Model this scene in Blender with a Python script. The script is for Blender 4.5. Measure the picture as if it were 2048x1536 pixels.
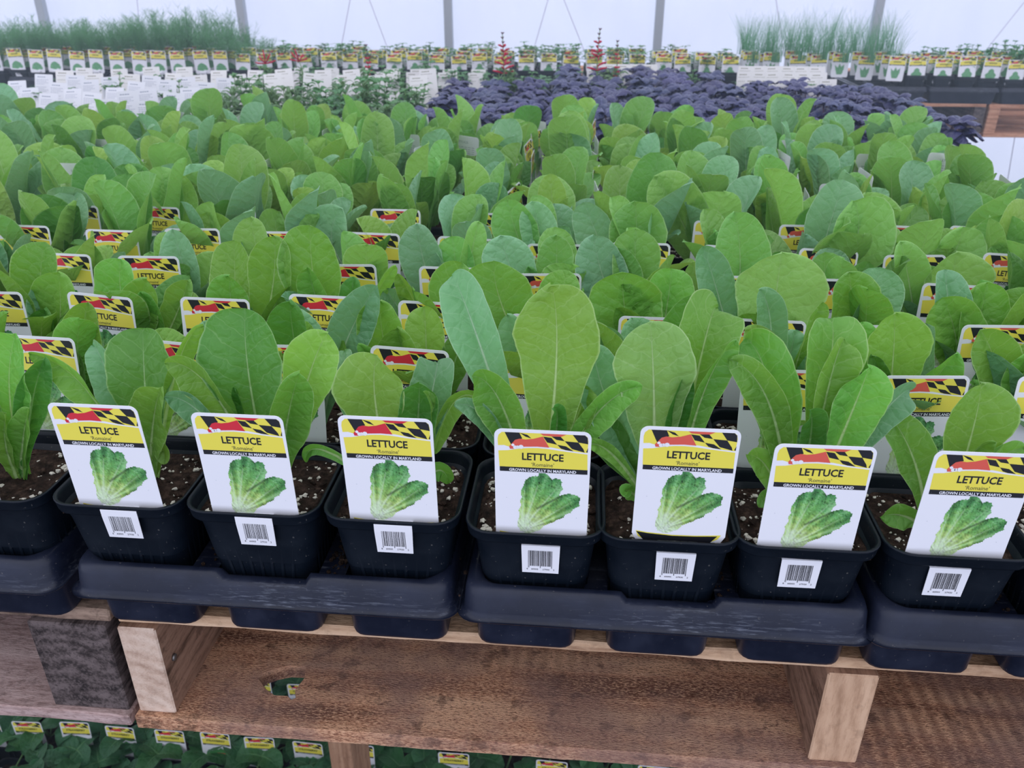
import bpy, bmesh, math, random
from mathutils import Vector, Matrix, noise
R = math.radians
for o in list(bpy.data.objects): bpy.data.objects.remove(o)
scene = bpy.context.scene
col = scene.collection

# ---------------------------------------------------------------- camera, sky, exposure
CAM_H = 1.538
PITCH, YAW = R(26.9), R(5.0)
cam_data = bpy.data.cameras.new('camera')
cam = bpy.data.objects.new('camera', cam_data); col.objects.link(cam)
cam.location = (0, 0, CAM_H)
cam.rotation_euler = (R(90) - PITCH, 0, YAW)
cam_data.sensor_width = 36.0
cam_data.lens = 36.0 * 1641.0 / 2048.0
cam_data.clip_start = .02; cam_data.clip_end = 60
cam_data.dof.use_dof = True
cam_data.dof.focus_distance = .60
cam_data.dof.aperture_fstop = 17.0
scene.camera = cam

world = bpy.data.worlds.new('overcast'); scene.world = world; world.use_nodes = True
wn = world.node_tree.nodes; wl = world.node_tree.links
for n in list(wn): wn.remove(n)
w_out = wn.new('ShaderNodeOutputWorld'); w_bg = wn.new('ShaderNodeBackground')
w_tc = wn.new('ShaderNodeTexCoord'); w_sep = wn.new('ShaderNodeSeparateXYZ'); w_cr = wn.new('ShaderNodeValToRGB')
wl.new(w_tc.outputs['Generated'], w_sep.inputs[0]); wl.new(w_sep.outputs['Z'], w_cr.inputs[0])
wl.new(w_cr.outputs[0], w_bg.inputs[0]); wl.new(w_bg.outputs[0], w_out.inputs[0])
w_cr.color_ramp.elements[0].position = 0.0; w_cr.color_ramp.elements[0].color = (.63, .68, .87, 1)
w_cr.color_ramp.elements[1].position = 0.9; w_cr.color_ramp.elements[1].color = (.87, .89, 1.0, 1)
w_bg.inputs[1].default_value = 1.0
scene.view_settings.view_transform = 'Standard'
scene.view_settings.look = 'None'
scene.view_settings.gamma = 1.0
scene.view_settings.use_curve_mapping = False
scene.view_settings.exposure = 0.68

# ---------------------------------------------------------------- object helpers
def link(name, data, parent=None, loc=None):
    o = bpy.data.objects.new(name, data); col.objects.link(o)
    if parent: o.parent = parent
    if loc: o.location = loc
    return o
def tag(o, label=None, cat=None, group=None, kind=None):
    if label: o['label'] = label
    if cat: o['category'] = cat
    if group: o['group'] = group
    if kind: o['kind'] = kind
    return o
def thing(name, label, cat, loc=(0, 0, 0), rotz=0, group=None):
    o = bpy.data.objects.new(name, None); col.objects.link(o)
    o.empty_display_size = .02
    o.location = loc; o.rotation_euler = (0, 0, rotz)
    return tag(o, label, cat, group)
def mesh_of(bm, mats, smooth=False, name='mesh'):
    me = bpy.data.meshes.new(name)
    bm.normal_update(); bm.to_mesh(me); bm.free()
    for m in (mats if isinstance(mats, (list, tuple)) else [mats]): me.materials.append(m)
    if smooth:
        for p in me.polygons: p.use_smooth = True
    return me
ORD = ['zeroth', 'first', 'second', 'third', 'fourth', 'fifth', 'sixth', 'seventh', 'eighth', 'ninth', 'tenth', 'eleventh',
       'twelfth', 'thirteenth', 'fourteenth', 'fifteenth', 'sixteenth', 'seventeenth', 'eighteenth', 'nineteenth', 'twentieth',
       'twenty-first', 'twenty-second', 'twenty-third', 'twenty-fourth', 'twenty-fifth', 'twenty-sixth', 'twenty-seventh', 'twenty-eighth',
       'twenty-ninth', 'thirtieth'] + ['%dth' % i for i in range(31, 80)]

# ---------------------------------------------------------------- material helpers
def new_mat(name):
    m = bpy.data.materials.new(name); m.use_nodes = True
    nt = m.node_tree
    for n in list(nt.nodes): nt.nodes.remove(n)
    out = nt.nodes.new('ShaderNodeOutputMaterial'); p = nt.nodes.new('ShaderNodeBsdfPrincipled')
    nt.links.new(p.outputs[0], out.inputs[0])
    return m, nt, p, out
def setp(p, c=None, rough=None, spec=None, metal=None):
    if c is not None: p.inputs['Base Color'].default_value = (*c, 1)
    if rough is not None: p.inputs['Roughness'].default_value = rough
    if spec is not None: p.inputs['Specular IOR Level'].default_value = spec
    if metal is not None: p.inputs['Metallic'].default_value = metal
def plain(name, c, rough=.6, spec=.4, metal=0):
    m, nt, p, out = new_mat(name); setp(p, c, rough, spec, metal); return m
class NB:
    """small node builder"""
    def __init__(s, nt): s.nt = nt
    def n(s, t, **kw):
        nd = s.nt.nodes.new(t)
        for k, v in kw.items(): setattr(nd, k, v)
        return nd
    def l(s, a, b): s.nt.links.new(a, b)
    def math(s, op, a, b=None, clamp=False):
        nd = s.n('ShaderNodeMath', operation=op, use_clamp=clamp)
        for i, v in enumerate((a, b)):
            if v is None: continue
            if isinstance(v, (int, float)): nd.inputs[i].default_value = v
            else: s.l(v, nd.inputs[i])
        return nd.outputs[0]
    def mix(s, f, a, b, mode='MIX'):
        nd = s.n('ShaderNodeMix', data_type='RGBA', blend_type=mode)
        for i, v in ((0, f), (6, a), (7, b)):
            if isinstance(v, (int, float)): nd.inputs[i].default_value = v
            elif isinstance(v, (tuple, list)): nd.inputs[i].default_value = (*v[:3], 1)
            else: s.l(v, nd.inputs[i])
        return nd.outputs[2]
    def noise(s, vec, scale, detail=3, rough=.5, dist=0):
        nd = s.n('ShaderNodeTexNoise'); nd.inputs['Scale'].default_value = scale; nd.inputs['Detail'].default_value = detail
        nd.inputs['Roughness'].default_value = rough; nd.inputs['Distortion'].default_value = dist
        if vec is not None: s.l(vec, nd.inputs['Vector'])
        return nd.outputs['Fac']
    def ramp(s, f, stops):
        nd = s.n('ShaderNodeValToRGB'); cr = nd.color_ramp
        while len(cr.elements) < len(stops): cr.elements.new(.5)
        for e, (p, c) in zip(cr.elements, stops): e.position = p; e.color = (*c, 1) if len(c) == 3 else c
        s.l(f, nd.inputs[0]); return nd.outputs[0]
    def mapping(s, vec, scale=(1, 1, 1), rot=(0, 0, 0), loc=(0, 0, 0)):
        nd = s.n('ShaderNodeMapping'); nd.inputs['Scale'].default_value = scale; nd.inputs['Rotation'].default_value = rot
        nd.inputs['Location'].default_value = loc
        s.l(vec, nd.inputs[0]); return nd.outputs[0]
    def bump(s, h, dist, strength, p, prev=None):
        nd = s.n('ShaderNodeBump'); nd.inputs['Distance'].default_value = dist; nd.inputs['Strength'].default_value = strength
        s.l(h, nd.inputs['Height'])
        if prev is not None: s.l(prev, nd.inputs['Normal'])
        if p is not None: s.l(nd.outputs[0], p.inputs['Normal'])
        return nd.outputs[0]
BW = lambda v: (v, v, v)

# plastics
def plastic_mat(name, c, c2, rough, dust=.5, spec=.3, scuff=0):
    m, nt, p, out = new_mat(name); b = NB(nt); setp(p, c, rough, spec)
    tc = b.n('ShaderNodeTexCoord').outputs['Object']
    f = b.noise(tc, 26, 4, .6)
    f = b.ramp(f, [(.42, BW(0)), (.72, BW(1))])
    sp = b.noise(tc, 420, 2, .5); sp = b.ramp(sp, [(.70, BW(0)), (.76, BW(1))])
    g = b.mix(b.math('MULTIPLY', f, dust), c, c2)
    g = b.mix(b.math('MULTIPLY', sp, .35), g, (.18, .17, .16))
    if scuff:
        sx = b.n('ShaderNodeSeparateXYZ'); b.l(tc, sx.inputs[0])
        band = b.ramp(sx.outputs['Z'], [(.032, BW(0)), (.039, BW(1)), (.053, BW(.6)), (.059, BW(.1))])
        s1 = b.ramp(b.noise(b.mapping(tc, (.25, 1, 2.2)), 190, 4, .7), [(.53, BW(0)), (.66, BW(1))])
        s2 = b.ramp(b.noise(tc, 11, 2), [(.44, BW(0)), (.62, BW(1))])
        g = b.mix(b.math('MULTIPLY', b.math('MULTIPLY', b.math('MULTIPLY', s1, s2), band), scuff), g, (.30, .33, .40))
    b.l(g, p.inputs['Base Color'])
    b.l(b.math('ADD', b.math('MULTIPLY', f, .18), rough), p.inputs['Roughness'])
    b.bump(b.noise(tc, 160, 3), .0004, .25, p)
    return m
M_pot = plastic_mat('pot_plastic', (.0035, .0065, .012), (.008, .013, .021), .38, .6, .22)
M_tray = plastic_mat('tray_plastic', (.008, .011, .024), (.030, .037, .066), .30, .5, .34, .34)

# soil with perlite
def soil_mat():
    m, nt, p, out = new_mat('potting_soil'); b = NB(nt); setp(p, (.03, .02, .015), .95, .15)
    tc = b.n('ShaderNodeTexCoord').outputs['Object']
    f = b.noise(tc, 150, 5, .7)
    c = b.ramp(f, [(.3, (.008, .006, .005)), (.5, (.035, .022, .017)), (.72, (.11, .068, .05))])
    b.l(c, p.inputs['Base Color']); b.bump(b.noise(tc, 260, 5, .75), .004, .9, p)
    return m
M_soil = soil_mat()
M_perlite = plain('perlite', (.62, .58, .50), .85, .2)

# leaves
def leaf_mat(name, c, pale, vein, trans, gloss=.45, tw=.33):
    m, nt, p, out = new_mat(name); b = NB(nt); setp(p, c, gloss, .35)
    uv = b.n('ShaderNodeUVMap', uv_map='metric').outputs[0]     # x, y in cm on the blade
    un = b.n('ShaderNodeUVMap', uv_map='norm').outputs[0]
    s1 = b.n('ShaderNodeSeparateXYZ'); b.l(uv, s1.inputs[0])
    s2 = b.n('ShaderNodeSeparateXYZ'); b.l(un, s2.inputs[0])
    ax = b.math('ABSOLUTE', s1.outputs['X']); y = s1.outputs['Y']
    u = b.math('ABSOLUTE', s2.outputs['X']); t = s2.outputs['Y']
    rnd = b.n('ShaderNodeObjectInfo').outputs['Random']
    comb = b.n('ShaderNodeCombineXYZ'); b.l(s1.outputs['X'], comb.inputs[0]); b.l(y, comb.inputs[1]); b.l(b.math('MULTIPLY', rnd, 37), comb.inputs[2])
    pos = comb.outputs[0]
    wob = b.noise(pos, .9, 2)
    # side veins rise obliquely from the midrib
    q = b.math('SUBTRACT', y, b.math('MULTIPLY', b.math('POWER', ax, .85), .95))
    q = b.math('ADD', b.math('MULTIPLY', q, .85), b.math('MULTIPLY', wob, .9))
    fr = b.math('ABSOLUTE', b.math('SUBTRACT', b.math('FRACT', q), .5))
    v1 = b.ramp(fr, [(0.0, BW(1)), (.05, BW(0))])
    vo = b.n('ShaderNodeTexVoronoi', feature='DISTANCE_TO_EDGE'); vo.inputs['Scale'].default_value = 1.15
    dn = b.n('ShaderNodeVectorMath', operation='ADD'); nz = b.n('ShaderNodeTexNoise'); nz.inputs['Scale'].default_value = 1.6
    b.l(pos, nz.inputs['Vector']); sc_ = b.n('ShaderNodeVectorMath', operation='SCALE'); sc_.inputs['Scale'].default_value = .55
    b.l(nz.outputs['Color'], sc_.inputs[0]); b.l(pos, dn.inputs[0]); b.l(sc_.outputs[0], dn.inputs[1]); b.l(dn.outputs[0], vo.inputs['Vector'])
    v2 = b.ramp(vo.outputs['Distance'], [(0.0, BW(1)), (.035, BW(0))])
    # midrib: wide and pale at the foot, thin to the tip
    rw = b.math('ADD', b.math('MULTIPLY', b.math('POWER', b.math('SUBTRACT', 1.0, t, True), 1.5), .20), .018)
    rib = b.math('SUBTRACT', 1.0, b.math('DIVIDE', ax, rw), True)
    rib = b.math('MULTIPLY', b.math('MULTIPLY', rib, 1.8, True), b.math('MULTIPLY', b.math('SUBTRACT', 1.02, t, True), 1.6, True))
    edge = b.ramp(u, [(.95, BW(0)), (.995, BW(1))])  # rim light painted as a pale line along the blade's edge
    mot = b.noise(pos, .45, 3, .55)
    cc = b.mix(b.math('MULTIPLY', b.ramp(mot, [(.35, BW(0)), (.7, BW(1))]), .5), c, pale)
    cc = b.mix(b.math('MULTIPLY', b.ramp(t, [(.0, BW(1)), (.42, BW(0))]), .35), cc, pale)
    hs = b.n('ShaderNodeHueSaturation'); b.l(cc, hs.inputs['Color'])
    b.l(b.math('ADD', b.math('MULTIPLY', rnd, .035), .4825), hs.inputs['Hue']); b.l(b.math('ADD', b.math('MULTIPLY', b.math('FRACT', b.math('MULTIPLY', rnd, 7.3)), .4), .8), hs.inputs['Value'])
    cc = hs.outputs[0]
    vm = b.math('MAXIMUM', b.math('MULTIPLY', v1, .20), b.math('MULTIPLY', v2, .07))
    cc = b.mix(vm, cc, vein)
    cc = b.mix(b.math('MULTIPLY', rib, .85), cc, vein)
    cc = b.mix(b.math('MULTIPLY', edge, .55), cc, vein)
    b.l(cc, p.inputs['Base Color'])
    h = b.math('SUBTRACT', b.math('ADD', b.math('MULTIPLY', b.ramp(vo.outputs['Distance'], [(0, BW(0)), (.3, BW(1))]), .55), b.math('MULTIPLY', b.ramp(fr, [(0, BW(0)), (.35, BW(1))]), .6)), b.math('MULTIPLY', rib, -.6))
    h = b.math('ADD', h, b.math('MULTIPLY', b.noise(pos, 9, 3), .12))
    nrm = b.bump(h, .0016, .6, p)
    tr = b.n('ShaderNodeBsdfTranslucent'); b.l(b.mix(.5, cc, trans), tr.inputs[0]); b.l(nrm, tr.inputs['Normal'])
    mx = b.n('ShaderNodeMixShader'); mx.inputs[0].default_value = tw
    b.l(p.outputs[0], mx.inputs[1]); b.l(tr.outputs[0], mx.inputs[2]); b.l(mx.outputs[0], out.inputs[0])
    return m
LM = {
 'g': leaf_mat('lettuce_green', (.155, .385, .058), (.22, .47, .085), (.55, .72, .34), (.34, .64, .04), .42, .34),
 'b': leaf_mat('lettuce_bluish_green', (.155, .375, .165), (.23, .46, .25), (.52, .70, .48), (.26, .52, .10), .38, .30),
 'y': leaf_mat('lettuce_yellow_green', (.185, .42, .072), (.25, .50, .105), (.58, .75, .36), (.36, .62, .03)),
 'd': leaf_mat('lettuce_deep_green', (.080, .245, .040), (.115, .30, .055), (.34, .55, .22), (.16, .40, .02)),
 'm': leaf_mat('lettuce_mid_green', (.105, .300, .055), (.15, .37, .08), (.46, .66, .32), (.24, .52, .04), .42, .30),
 'p': leaf_mat('lettuce_pale_green', (.265, .490, .125), (.33, .56, .16), (.60, .76, .42), (.40, .62, .08), .42, .34),
}
LMK = {  # same lettuce for the back rows, top light and veil painted in as paler greens
 'g': leaf_mat('toplit_lettuce_green', (.205, .455, .105), (.265, .53, .14), (.56, .74, .40), (.36, .64, .07), .40, .34),
 'b': leaf_mat('toplit_lettuce_bluish', (.205, .445, .225), (.28, .52, .30), (.56, .73, .52), (.30, .56, .14), .36, .30),
 'y': leaf_mat('toplit_lettuce_yellow_green', (.270, .510, .105), (.34, .58, .14), (.60, .78, .42), (.42, .68, .06)),
 'd': leaf_mat('toplit_lettuce_deep_green', (.100, .290, .060), (.14, .35, .08), (.38, .58, .28), (.20, .45, .04)),
}
M_berryleaf = leaf_mat('strawberry_leaf', (.030, .13, .045), (.045, .17, .06), (.12, .30, .12), (.1, .3, .03), .5, .2)
M_basil = leaf_mat('purple_basil_leaf', (.035, .040, .115), (.070, .078, .19), (.12, .13, .26), (.08, .06, .14), .34, .08)
M_herb = leaf_mat('herb_leaf', (.07, .23, .075), (.12, .31, .11), (.22, .42, .2), (.15, .4, .05), .5, .25)
M_herb2 = leaf_mat('sage_leaf', (.12, .24, .10), (.19, .32, .14), (.25, .4, .2), (.2, .38, .07), .55, .25)
def foliage_mat(name, c, trans, tw=.3):
    m, nt, p, out = new_mat(name); b = NB(nt); setp(p, c, .6, .2)
    tr = b.n('ShaderNodeBsdfTranslucent'); tr.inputs[0].default_value = (*trans, 1)
    mx = b.n('ShaderNodeMixShader'); mx.inputs[0].default_value = tw
    b.l(p.outputs[0], mx.inputs[1]); b.l(tr.outputs[0], mx.inputs[2]); b.l(mx.outputs[0], out.inputs[0])
    return m
M_dill = foliage_mat('dill_frond', (.12, .30, .14), (.15, .38, .14))
M_chive = foliage_mat('chive_blade', (.13, .34, .19), (.15, .4, .15))
M_parsley = foliage_mat('parsley_leaf', (.08, .27, .12), (.12, .38, .1))
M_stalk = plain('green_stalk', (.16, .30, .10), .6)
M_redflower = foliage_mat('red_petal', (.62, .02, .07), (.7, .03, .08), .25)
M_bud = plain('dark_bud', (.14, .07, .10), .7)

# tag inks
M_card = plain('tag_card', (.80, .80, .84), .38, .4)
M_yellow = plain('tag_yellow_ink', (.80, .70, .085), .4, .4)
M_ink = plain('tag_black_ink', (.012, .013, .018), .4, .4)
M_red = plain('tag_red_ink', (.62, .025, .045), .4, .4)
M_coral = plain('tag_faded_red_ink', (.68, .10, .07), .4, .4)
M_grey = plain('tag_grey_print', (.25, .28, .36), .5)
M_cream = plain('tag_cream_card', (.82, .80, .78), .5)
M_wood_print = plain('tag_brown_print', (.14, .13, .04), .5)
def vcol_mat(name):
    m, nt, p, out = new_mat(name); b = NB(nt); setp(p, (1, 1, 1), .4, .4)
    a = b.n('ShaderNodeVertexColor'); a.layer_name = 'print'; b.l(a.outputs[0], p.inputs['Base Color']); return m
M_print = vcol_mat('tag_picture_print')

# wood
def wood_mat(name, dark, mid, light, axis='x', grain=9, rough_grain=.0, spots=.3, bump=.0012, rings=False, weather=None, fine=330):
    m, nt, p, out = new_mat(name); b = NB(nt); setp(p, mid, .85, .15)
    tc = b.n('ShaderNodeTexCoord').outputs['Object']
    rnd = b.n('ShaderNodeObjectInfo').outputs['Random']
    ad = b.n('ShaderNodeVectorMath', operation='ADD'); b.l(tc, ad.inputs[0])
    cb = b.n('ShaderNodeCombineXYZ')
    for i in range(3): b.l(b.math('MULTIPLY', rnd, 3.1 + i), cb.inputs[i])
    b.l(cb.outputs[0], ad.inputs[1]); v = ad.outputs[0]
    st = {'x': (.08, 1, 1), 'y': (1, .08, 1), 'z': (1, 1, .08)}[axis]
    g = b.noise(b.mapping(v, st), grain * 12, 5, .6, .4)
    big = b.noise(b.mapping(v, {'x': (.25, 1, 1), 'y': (1, .25, 1), 'z': (1, 1, .25)}[axis]), 14, 3, .55, 1.4)
    wv = b.n('ShaderNodeTexWave', wave_type='RINGS' if rings else 'BANDS', bands_direction='Z' if axis != 'z' else 'X') if not rings else b.n('ShaderNodeTexWave', wave_type='RINGS', rings_direction='Y')
    wv.inputs['Scale'].default_value = 26 if rings else 22; wv.inputs['Distortion'].default_value = 2.0 if rings else 9; wv.inputs['Detail'].default_value = 3
    wv.inputs['Detail Scale'].default_value = 1.5
    b.l(b.mapping(tc, (1, 1, 1), (0, 0, 0), (.35, 0, -.98)) if rings else b.mapping(v, st), wv.inputs['Vector'])
    f = b.math('ADD', b.math('MULTIPLY', g, .55), b.math('MULTIPLY', big, .45))
    f = b.math('ADD', b.math('MULTIPLY', f, .88 if rings else .86), b.math('MULTIPLY', wv.outputs['Fac'], .12 if rings else .14))
    c = b.ramp(f, [(.36 if rough_grain > .5 else .30, dark), (.48, mid), (.62 if rough_grain > .5 else .68, light)])
    fib = b.noise(b.mapping(v, {'x': (.34, 1.1, 1.1), 'y': (1.1, .22, 1.1), 'z': (1.1, 1.1, .22)}[axis]), fine, 3, .7)
    if rough_grain:
        k = b.ramp(fib, [(.47, BW(0)), (.62, BW(1))])
        c = b.mix(b.math('MULTIPLY', k, rough_grain), c, light)
        k2 = b.ramp(fib, [(.36, BW(1)), (.46, BW(0))])
        c = b.mix(b.math('MULTIPLY', k2, rough_grain), c, dark)
    if rough_grain > .8:                       # saw marks across the board
        sw = b.n('ShaderNodeTexWave', wave_type='BANDS', bands_direction='X'); sw.inputs['Scale'].default_value = 26; sw.inputs['Distortion'].default_value = 2.2
        sw.inputs['Detail'].default_value = 2; sw.inputs['Detail Scale'].default_value = .6; b.l(b.mapping(v, (1, .55, 1)), sw.inputs['Vector'])
        sm = b.ramp(b.noise(v, 5, 2), [(.45, BW(0)), (.62, BW(1))])
        c = b.mix(b.math('MULTIPLY', b.math('MULTIPLY', sw.outputs['Fac'], sm), .55), c, dark)
    s = b.noise(v, 55, 5, .7); s = b.ramp(s, [(.55, BW(0)), (.64, BW(1))])
    c = b.mix(b.math('MULTIPLY', s, spots), c, tuple(x * .35 for x in dark))
    if weather:
        wz = b.noise(v, 9, 4, .65); wz = b.ramp(wz, [(.42, BW(0)), (.6, BW(1))])
        c = b.mix(b.math('MULTIPLY', wz, .6), c, weather)
    b.l(c, p.inputs['Base Color'])
    b.bump(b.math('ADD', f, b.math('MULTIPLY', fib, .8)), bump, .8, p)
    return m
M_deck = wood_mat('deck_board_wood', (.10, .055, .030), (.42, .24, .135), (.64, .42, .26), 'x', 10, .3, .3)
M_deck_grey = wood_mat('weathered_deck_wood', (.10, .07, .055), (.26, .175, .13), (.42, .30, .22), 'x', 10, .3, .4)
M_bottom = wood_mat('rough_sawn_brown_wood', (.20, .085, .055), (.60, .29, .165), (.90, .54, .33), 'x', 3, .9, .6, .0060, weather=(.30, .19, .165), fine=820)
M_bottom_pink = wood_mat('pinkish_grey_wood', (.16, .10, .088), (.38, .26, .235), (.55, .41, .38), 'x', 4, .45, .35, .0015)
M_string = wood_mat('pale_stringer_wood', (.38, .25, .18), (.58, .42, .32), (.70, .55, .44), 'y', 6, .3, .12, .0010, rings=True)
M_string_dark = wood_mat('dark_weathered_wood', (.03, .024, .024), (.075, .058, .055), (.16, .125, .12), 'y', 5, .6, .5, .002)
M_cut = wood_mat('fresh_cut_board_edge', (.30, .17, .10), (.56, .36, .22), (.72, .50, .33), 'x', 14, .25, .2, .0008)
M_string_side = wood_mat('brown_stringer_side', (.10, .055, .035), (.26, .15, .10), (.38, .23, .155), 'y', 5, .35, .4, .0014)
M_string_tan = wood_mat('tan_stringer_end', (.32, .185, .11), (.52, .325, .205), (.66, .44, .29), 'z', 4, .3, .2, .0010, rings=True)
M_post = wood_mat('bench_post_wood', (.16, .08, .045), (.36, .20, .12), (.48, .29, .18), 'z', 9, .2, .2)
M_farwood = wood_mat('orange_pallet_wood', (.22, .10, .06), (.52, .26, .16), (.62, .36, .24), 'x', 8, .2, .2)
M_nail = plain('nail_steel', (.25, .24, .23), .45, .5, .9)

# ---------------------------------------------------------------- mesh helpers
def add_box(bm, lo, hi, mi=0):
    vs = [bm.verts.new((x, y, z)) for z in (lo[2], hi[2]) for y in (lo[1], hi[1]) for x in (lo[0], hi[0])]
    for f in ((0, 2, 3, 1), (4, 5, 7, 6), (0, 1, 5, 4), (2, 6, 7, 3), (0, 4, 6, 2), (1, 3, 7, 5)):
        bm.faces.new([vs[i] for i in f]).material_index = mi
def rsq(hx, hy, r, n=4):
    pts = []
    for cx, cy, a0 in ((hx - r, hy - r, 0), (-hx + r, hy - r, 90), (-hx + r, -hy + r, 180), (hx - r, -hy + r, 270)):
        for i in range(n + 1):
            a = R(a0 + 90 * i / n); pts.append((cx + r * math.cos(a), cy + r * math.sin(a)))
    return pts
def loft(bm, rings, cx=0, cy=0, cap0=False, cap1=False, n=4, mi=0):
    """rings: (half x, half y, z, corner radius)"""
    prev = None; first = None
    for hx, hy, z, r in rings:
        cur = [bm.verts.new((cx + x, cy + y, z)) for x, y in rsq(hx, hy, r, n)]
        if prev:
            k = len(cur)
            for i in range(k): bm.faces.new((prev[i], prev[(i + 1) % k], cur[(i + 1) % k], cur[i])).material_index = mi
        else: first = cur
        prev = cur
    if cap0: bm.faces.new(list(reversed(first))).material_index = mi
    if cap1: bm.faces.new(prev).material_index = mi
def tube(bm, pts, rad, n=6, mi=0, cap=True):
    """pts list of Vector, rad list or number"""
    prev = None; up = Vector((0.3, 0.2, 1)).normalized()
    for i, p in enumerate(pts):
        t = (pts[min(i + 1, len(pts) - 1)] - pts[max(i - 1, 0)]).normalized()
        a = t.cross(up)
        if a.length < .05: a = t.cross(Vector((1, 0, 0)))
        a.normalize(); b_ = t.cross(a); r = rad[i] if isinstance(rad, (list, tuple)) else rad
        cur = [bm.verts.new(p + (a * math.cos(2 * math.pi * k / n) + b_ * math.sin(2 * math.pi * k / n)) * r) for k in range(n)]
        if prev:
            for k in range(n): bm.faces.new((prev[k], prev[(k + 1) % n], cur[(k + 1) % n], cur[k])).material_index = mi
        elif cap: bm.faces.new(list(reversed(cur))).material_index = mi
        prev = cur
    if cap: bm.faces.new(prev).material_index = mi
def bez(a, m, c, t):
    """quadratic curve from a to c passing through m at t=.5"""
    k = m * 2 - (a + c) * .5
    return a * (1 - t) ** 2 + k * 2 * t * (1 - t) + c * t * t

def romaine_width(t, foot=.26, peak=.68):
    if t < peak:
        s = t / peak; s = s * s * (3 - 2 * s)
        s2 = max(0, (t - .05) / (peak - .05)); s = .35 * s + .65 * s2 ** 1.5 * (1.9 - .9 * s2)
        return foot + (1 - foot) * min(1, s)
    k = (t - peak) / (1 - peak)
    return math.sqrt(max(0, 1 - k ** 2.5))
def add_leaf(bm, pts, width, normal, roll=0, cup=.25, seed=0, nu=8, nv=22, ruffle=.05, foot=.26, peak=.68, pucker=.0010, mi=0, fold=.0, serr=0.0, prof=None, keepw=False):
    """one blade: pts = (foot, middle, tip) of the midrib; width across; normal = the way the blade faces"""
    uvm = bm.loops.layers.uv.get('metric') or bm.loops.layers.uv.new('metric')
    uvn = bm.loops.layers.uv.get('norm') or bm.loops.layers.uv.new('norm')
    rnd = random.Random(seed); ph = rnd.random() * 6.28; ph2 = rnd.random() * 6.28; fr = rnd.uniform(9, 14)
    off = Vector((rnd.random() * 50, rnd.random() * 50, rnd.random() * 50))
    ts = [1 - (1 - i / nv) ** 1.45 for i in range(nv + 1)]
    cs = [bez(pts[0], pts[1], pts[2], t) for t in ts]
    rows = []; dist = 0
    for i in range(nv + 1):
        t = ts[i]
        if i: dist += (cs[i] - cs[i - 1]).length
        tg = (cs[min(i + 1, nv)] - cs[max(i - 1, 0)]).normalized()
        n0 = (normal - tg * normal.dot(tg))
        if n0.length < 1e-3: n0 = tg.cross(Vector((1, 0, 0)))
        n0.normalize()
        rl = roll * min(1, t * 1.6)
        n_ = Matrix.Rotation(rl, 3, tg) @ n0
        s = tg.cross(n_).normalized()
        w = width * .5 * (prof(t) if prof else romaine_width(t, foot, peak))
        row = []
        for j in range(-nu, nu + 1):
            u = j / nu
            us = math.copysign(abs(u) ** .9, u)
            e = 1 + serr * math.sin(t * 58 + ph) * abs(u) ** 6 + .035 * math.sin(t * 17 + ph2 + (2 if u > 0 else 0)) * abs(u) ** 4
            x = us * w * e
            lift = cup * (abs(x) ** 1.5) / (width * .5 + 1e-6) ** .5 + fold * abs(x)
            lift += ruffle * width * u * u * math.sin(t * fr + ph + (1.7 if u > 0 else 0)) * min(1, t * 2)
            pk = noise.noise(Vector((x * 95, dist * 95, seed * 3.3)) + off) * pucker * min(1, abs(u) * 4) + abs(math.sin((dist * 100 - abs(x) * 95) * 2.6 + ph)) * pucker * .7 * min(1, abs(u) * 4) * (1 - abs(u) ** 4)
            row.append((bm.verts.new(cs[i] + s * x + n_ * (lift + pk)), (x * 100, dist * 100), (us, t)))
        rows.append(row)
    for i in range(nv):
        for j in range(2 * nu):
            q = (rows[i][j], rows[i][j + 1], rows[i + 1][j + 1], rows[i + 1][j])
            if i == nv - 1 and (q[2][0].co - q[3][0].co).length < 1e-7: q = q[:3]
            try: f = bm.faces.new([k[0] for k in q])
            except ValueError: continue
            f.material_index = mi; f.smooth = True
            for lp, k in zip(f.loops, q): lp[uvm].uv = k[1]; lp[uvn].uv = k[2]
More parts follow.
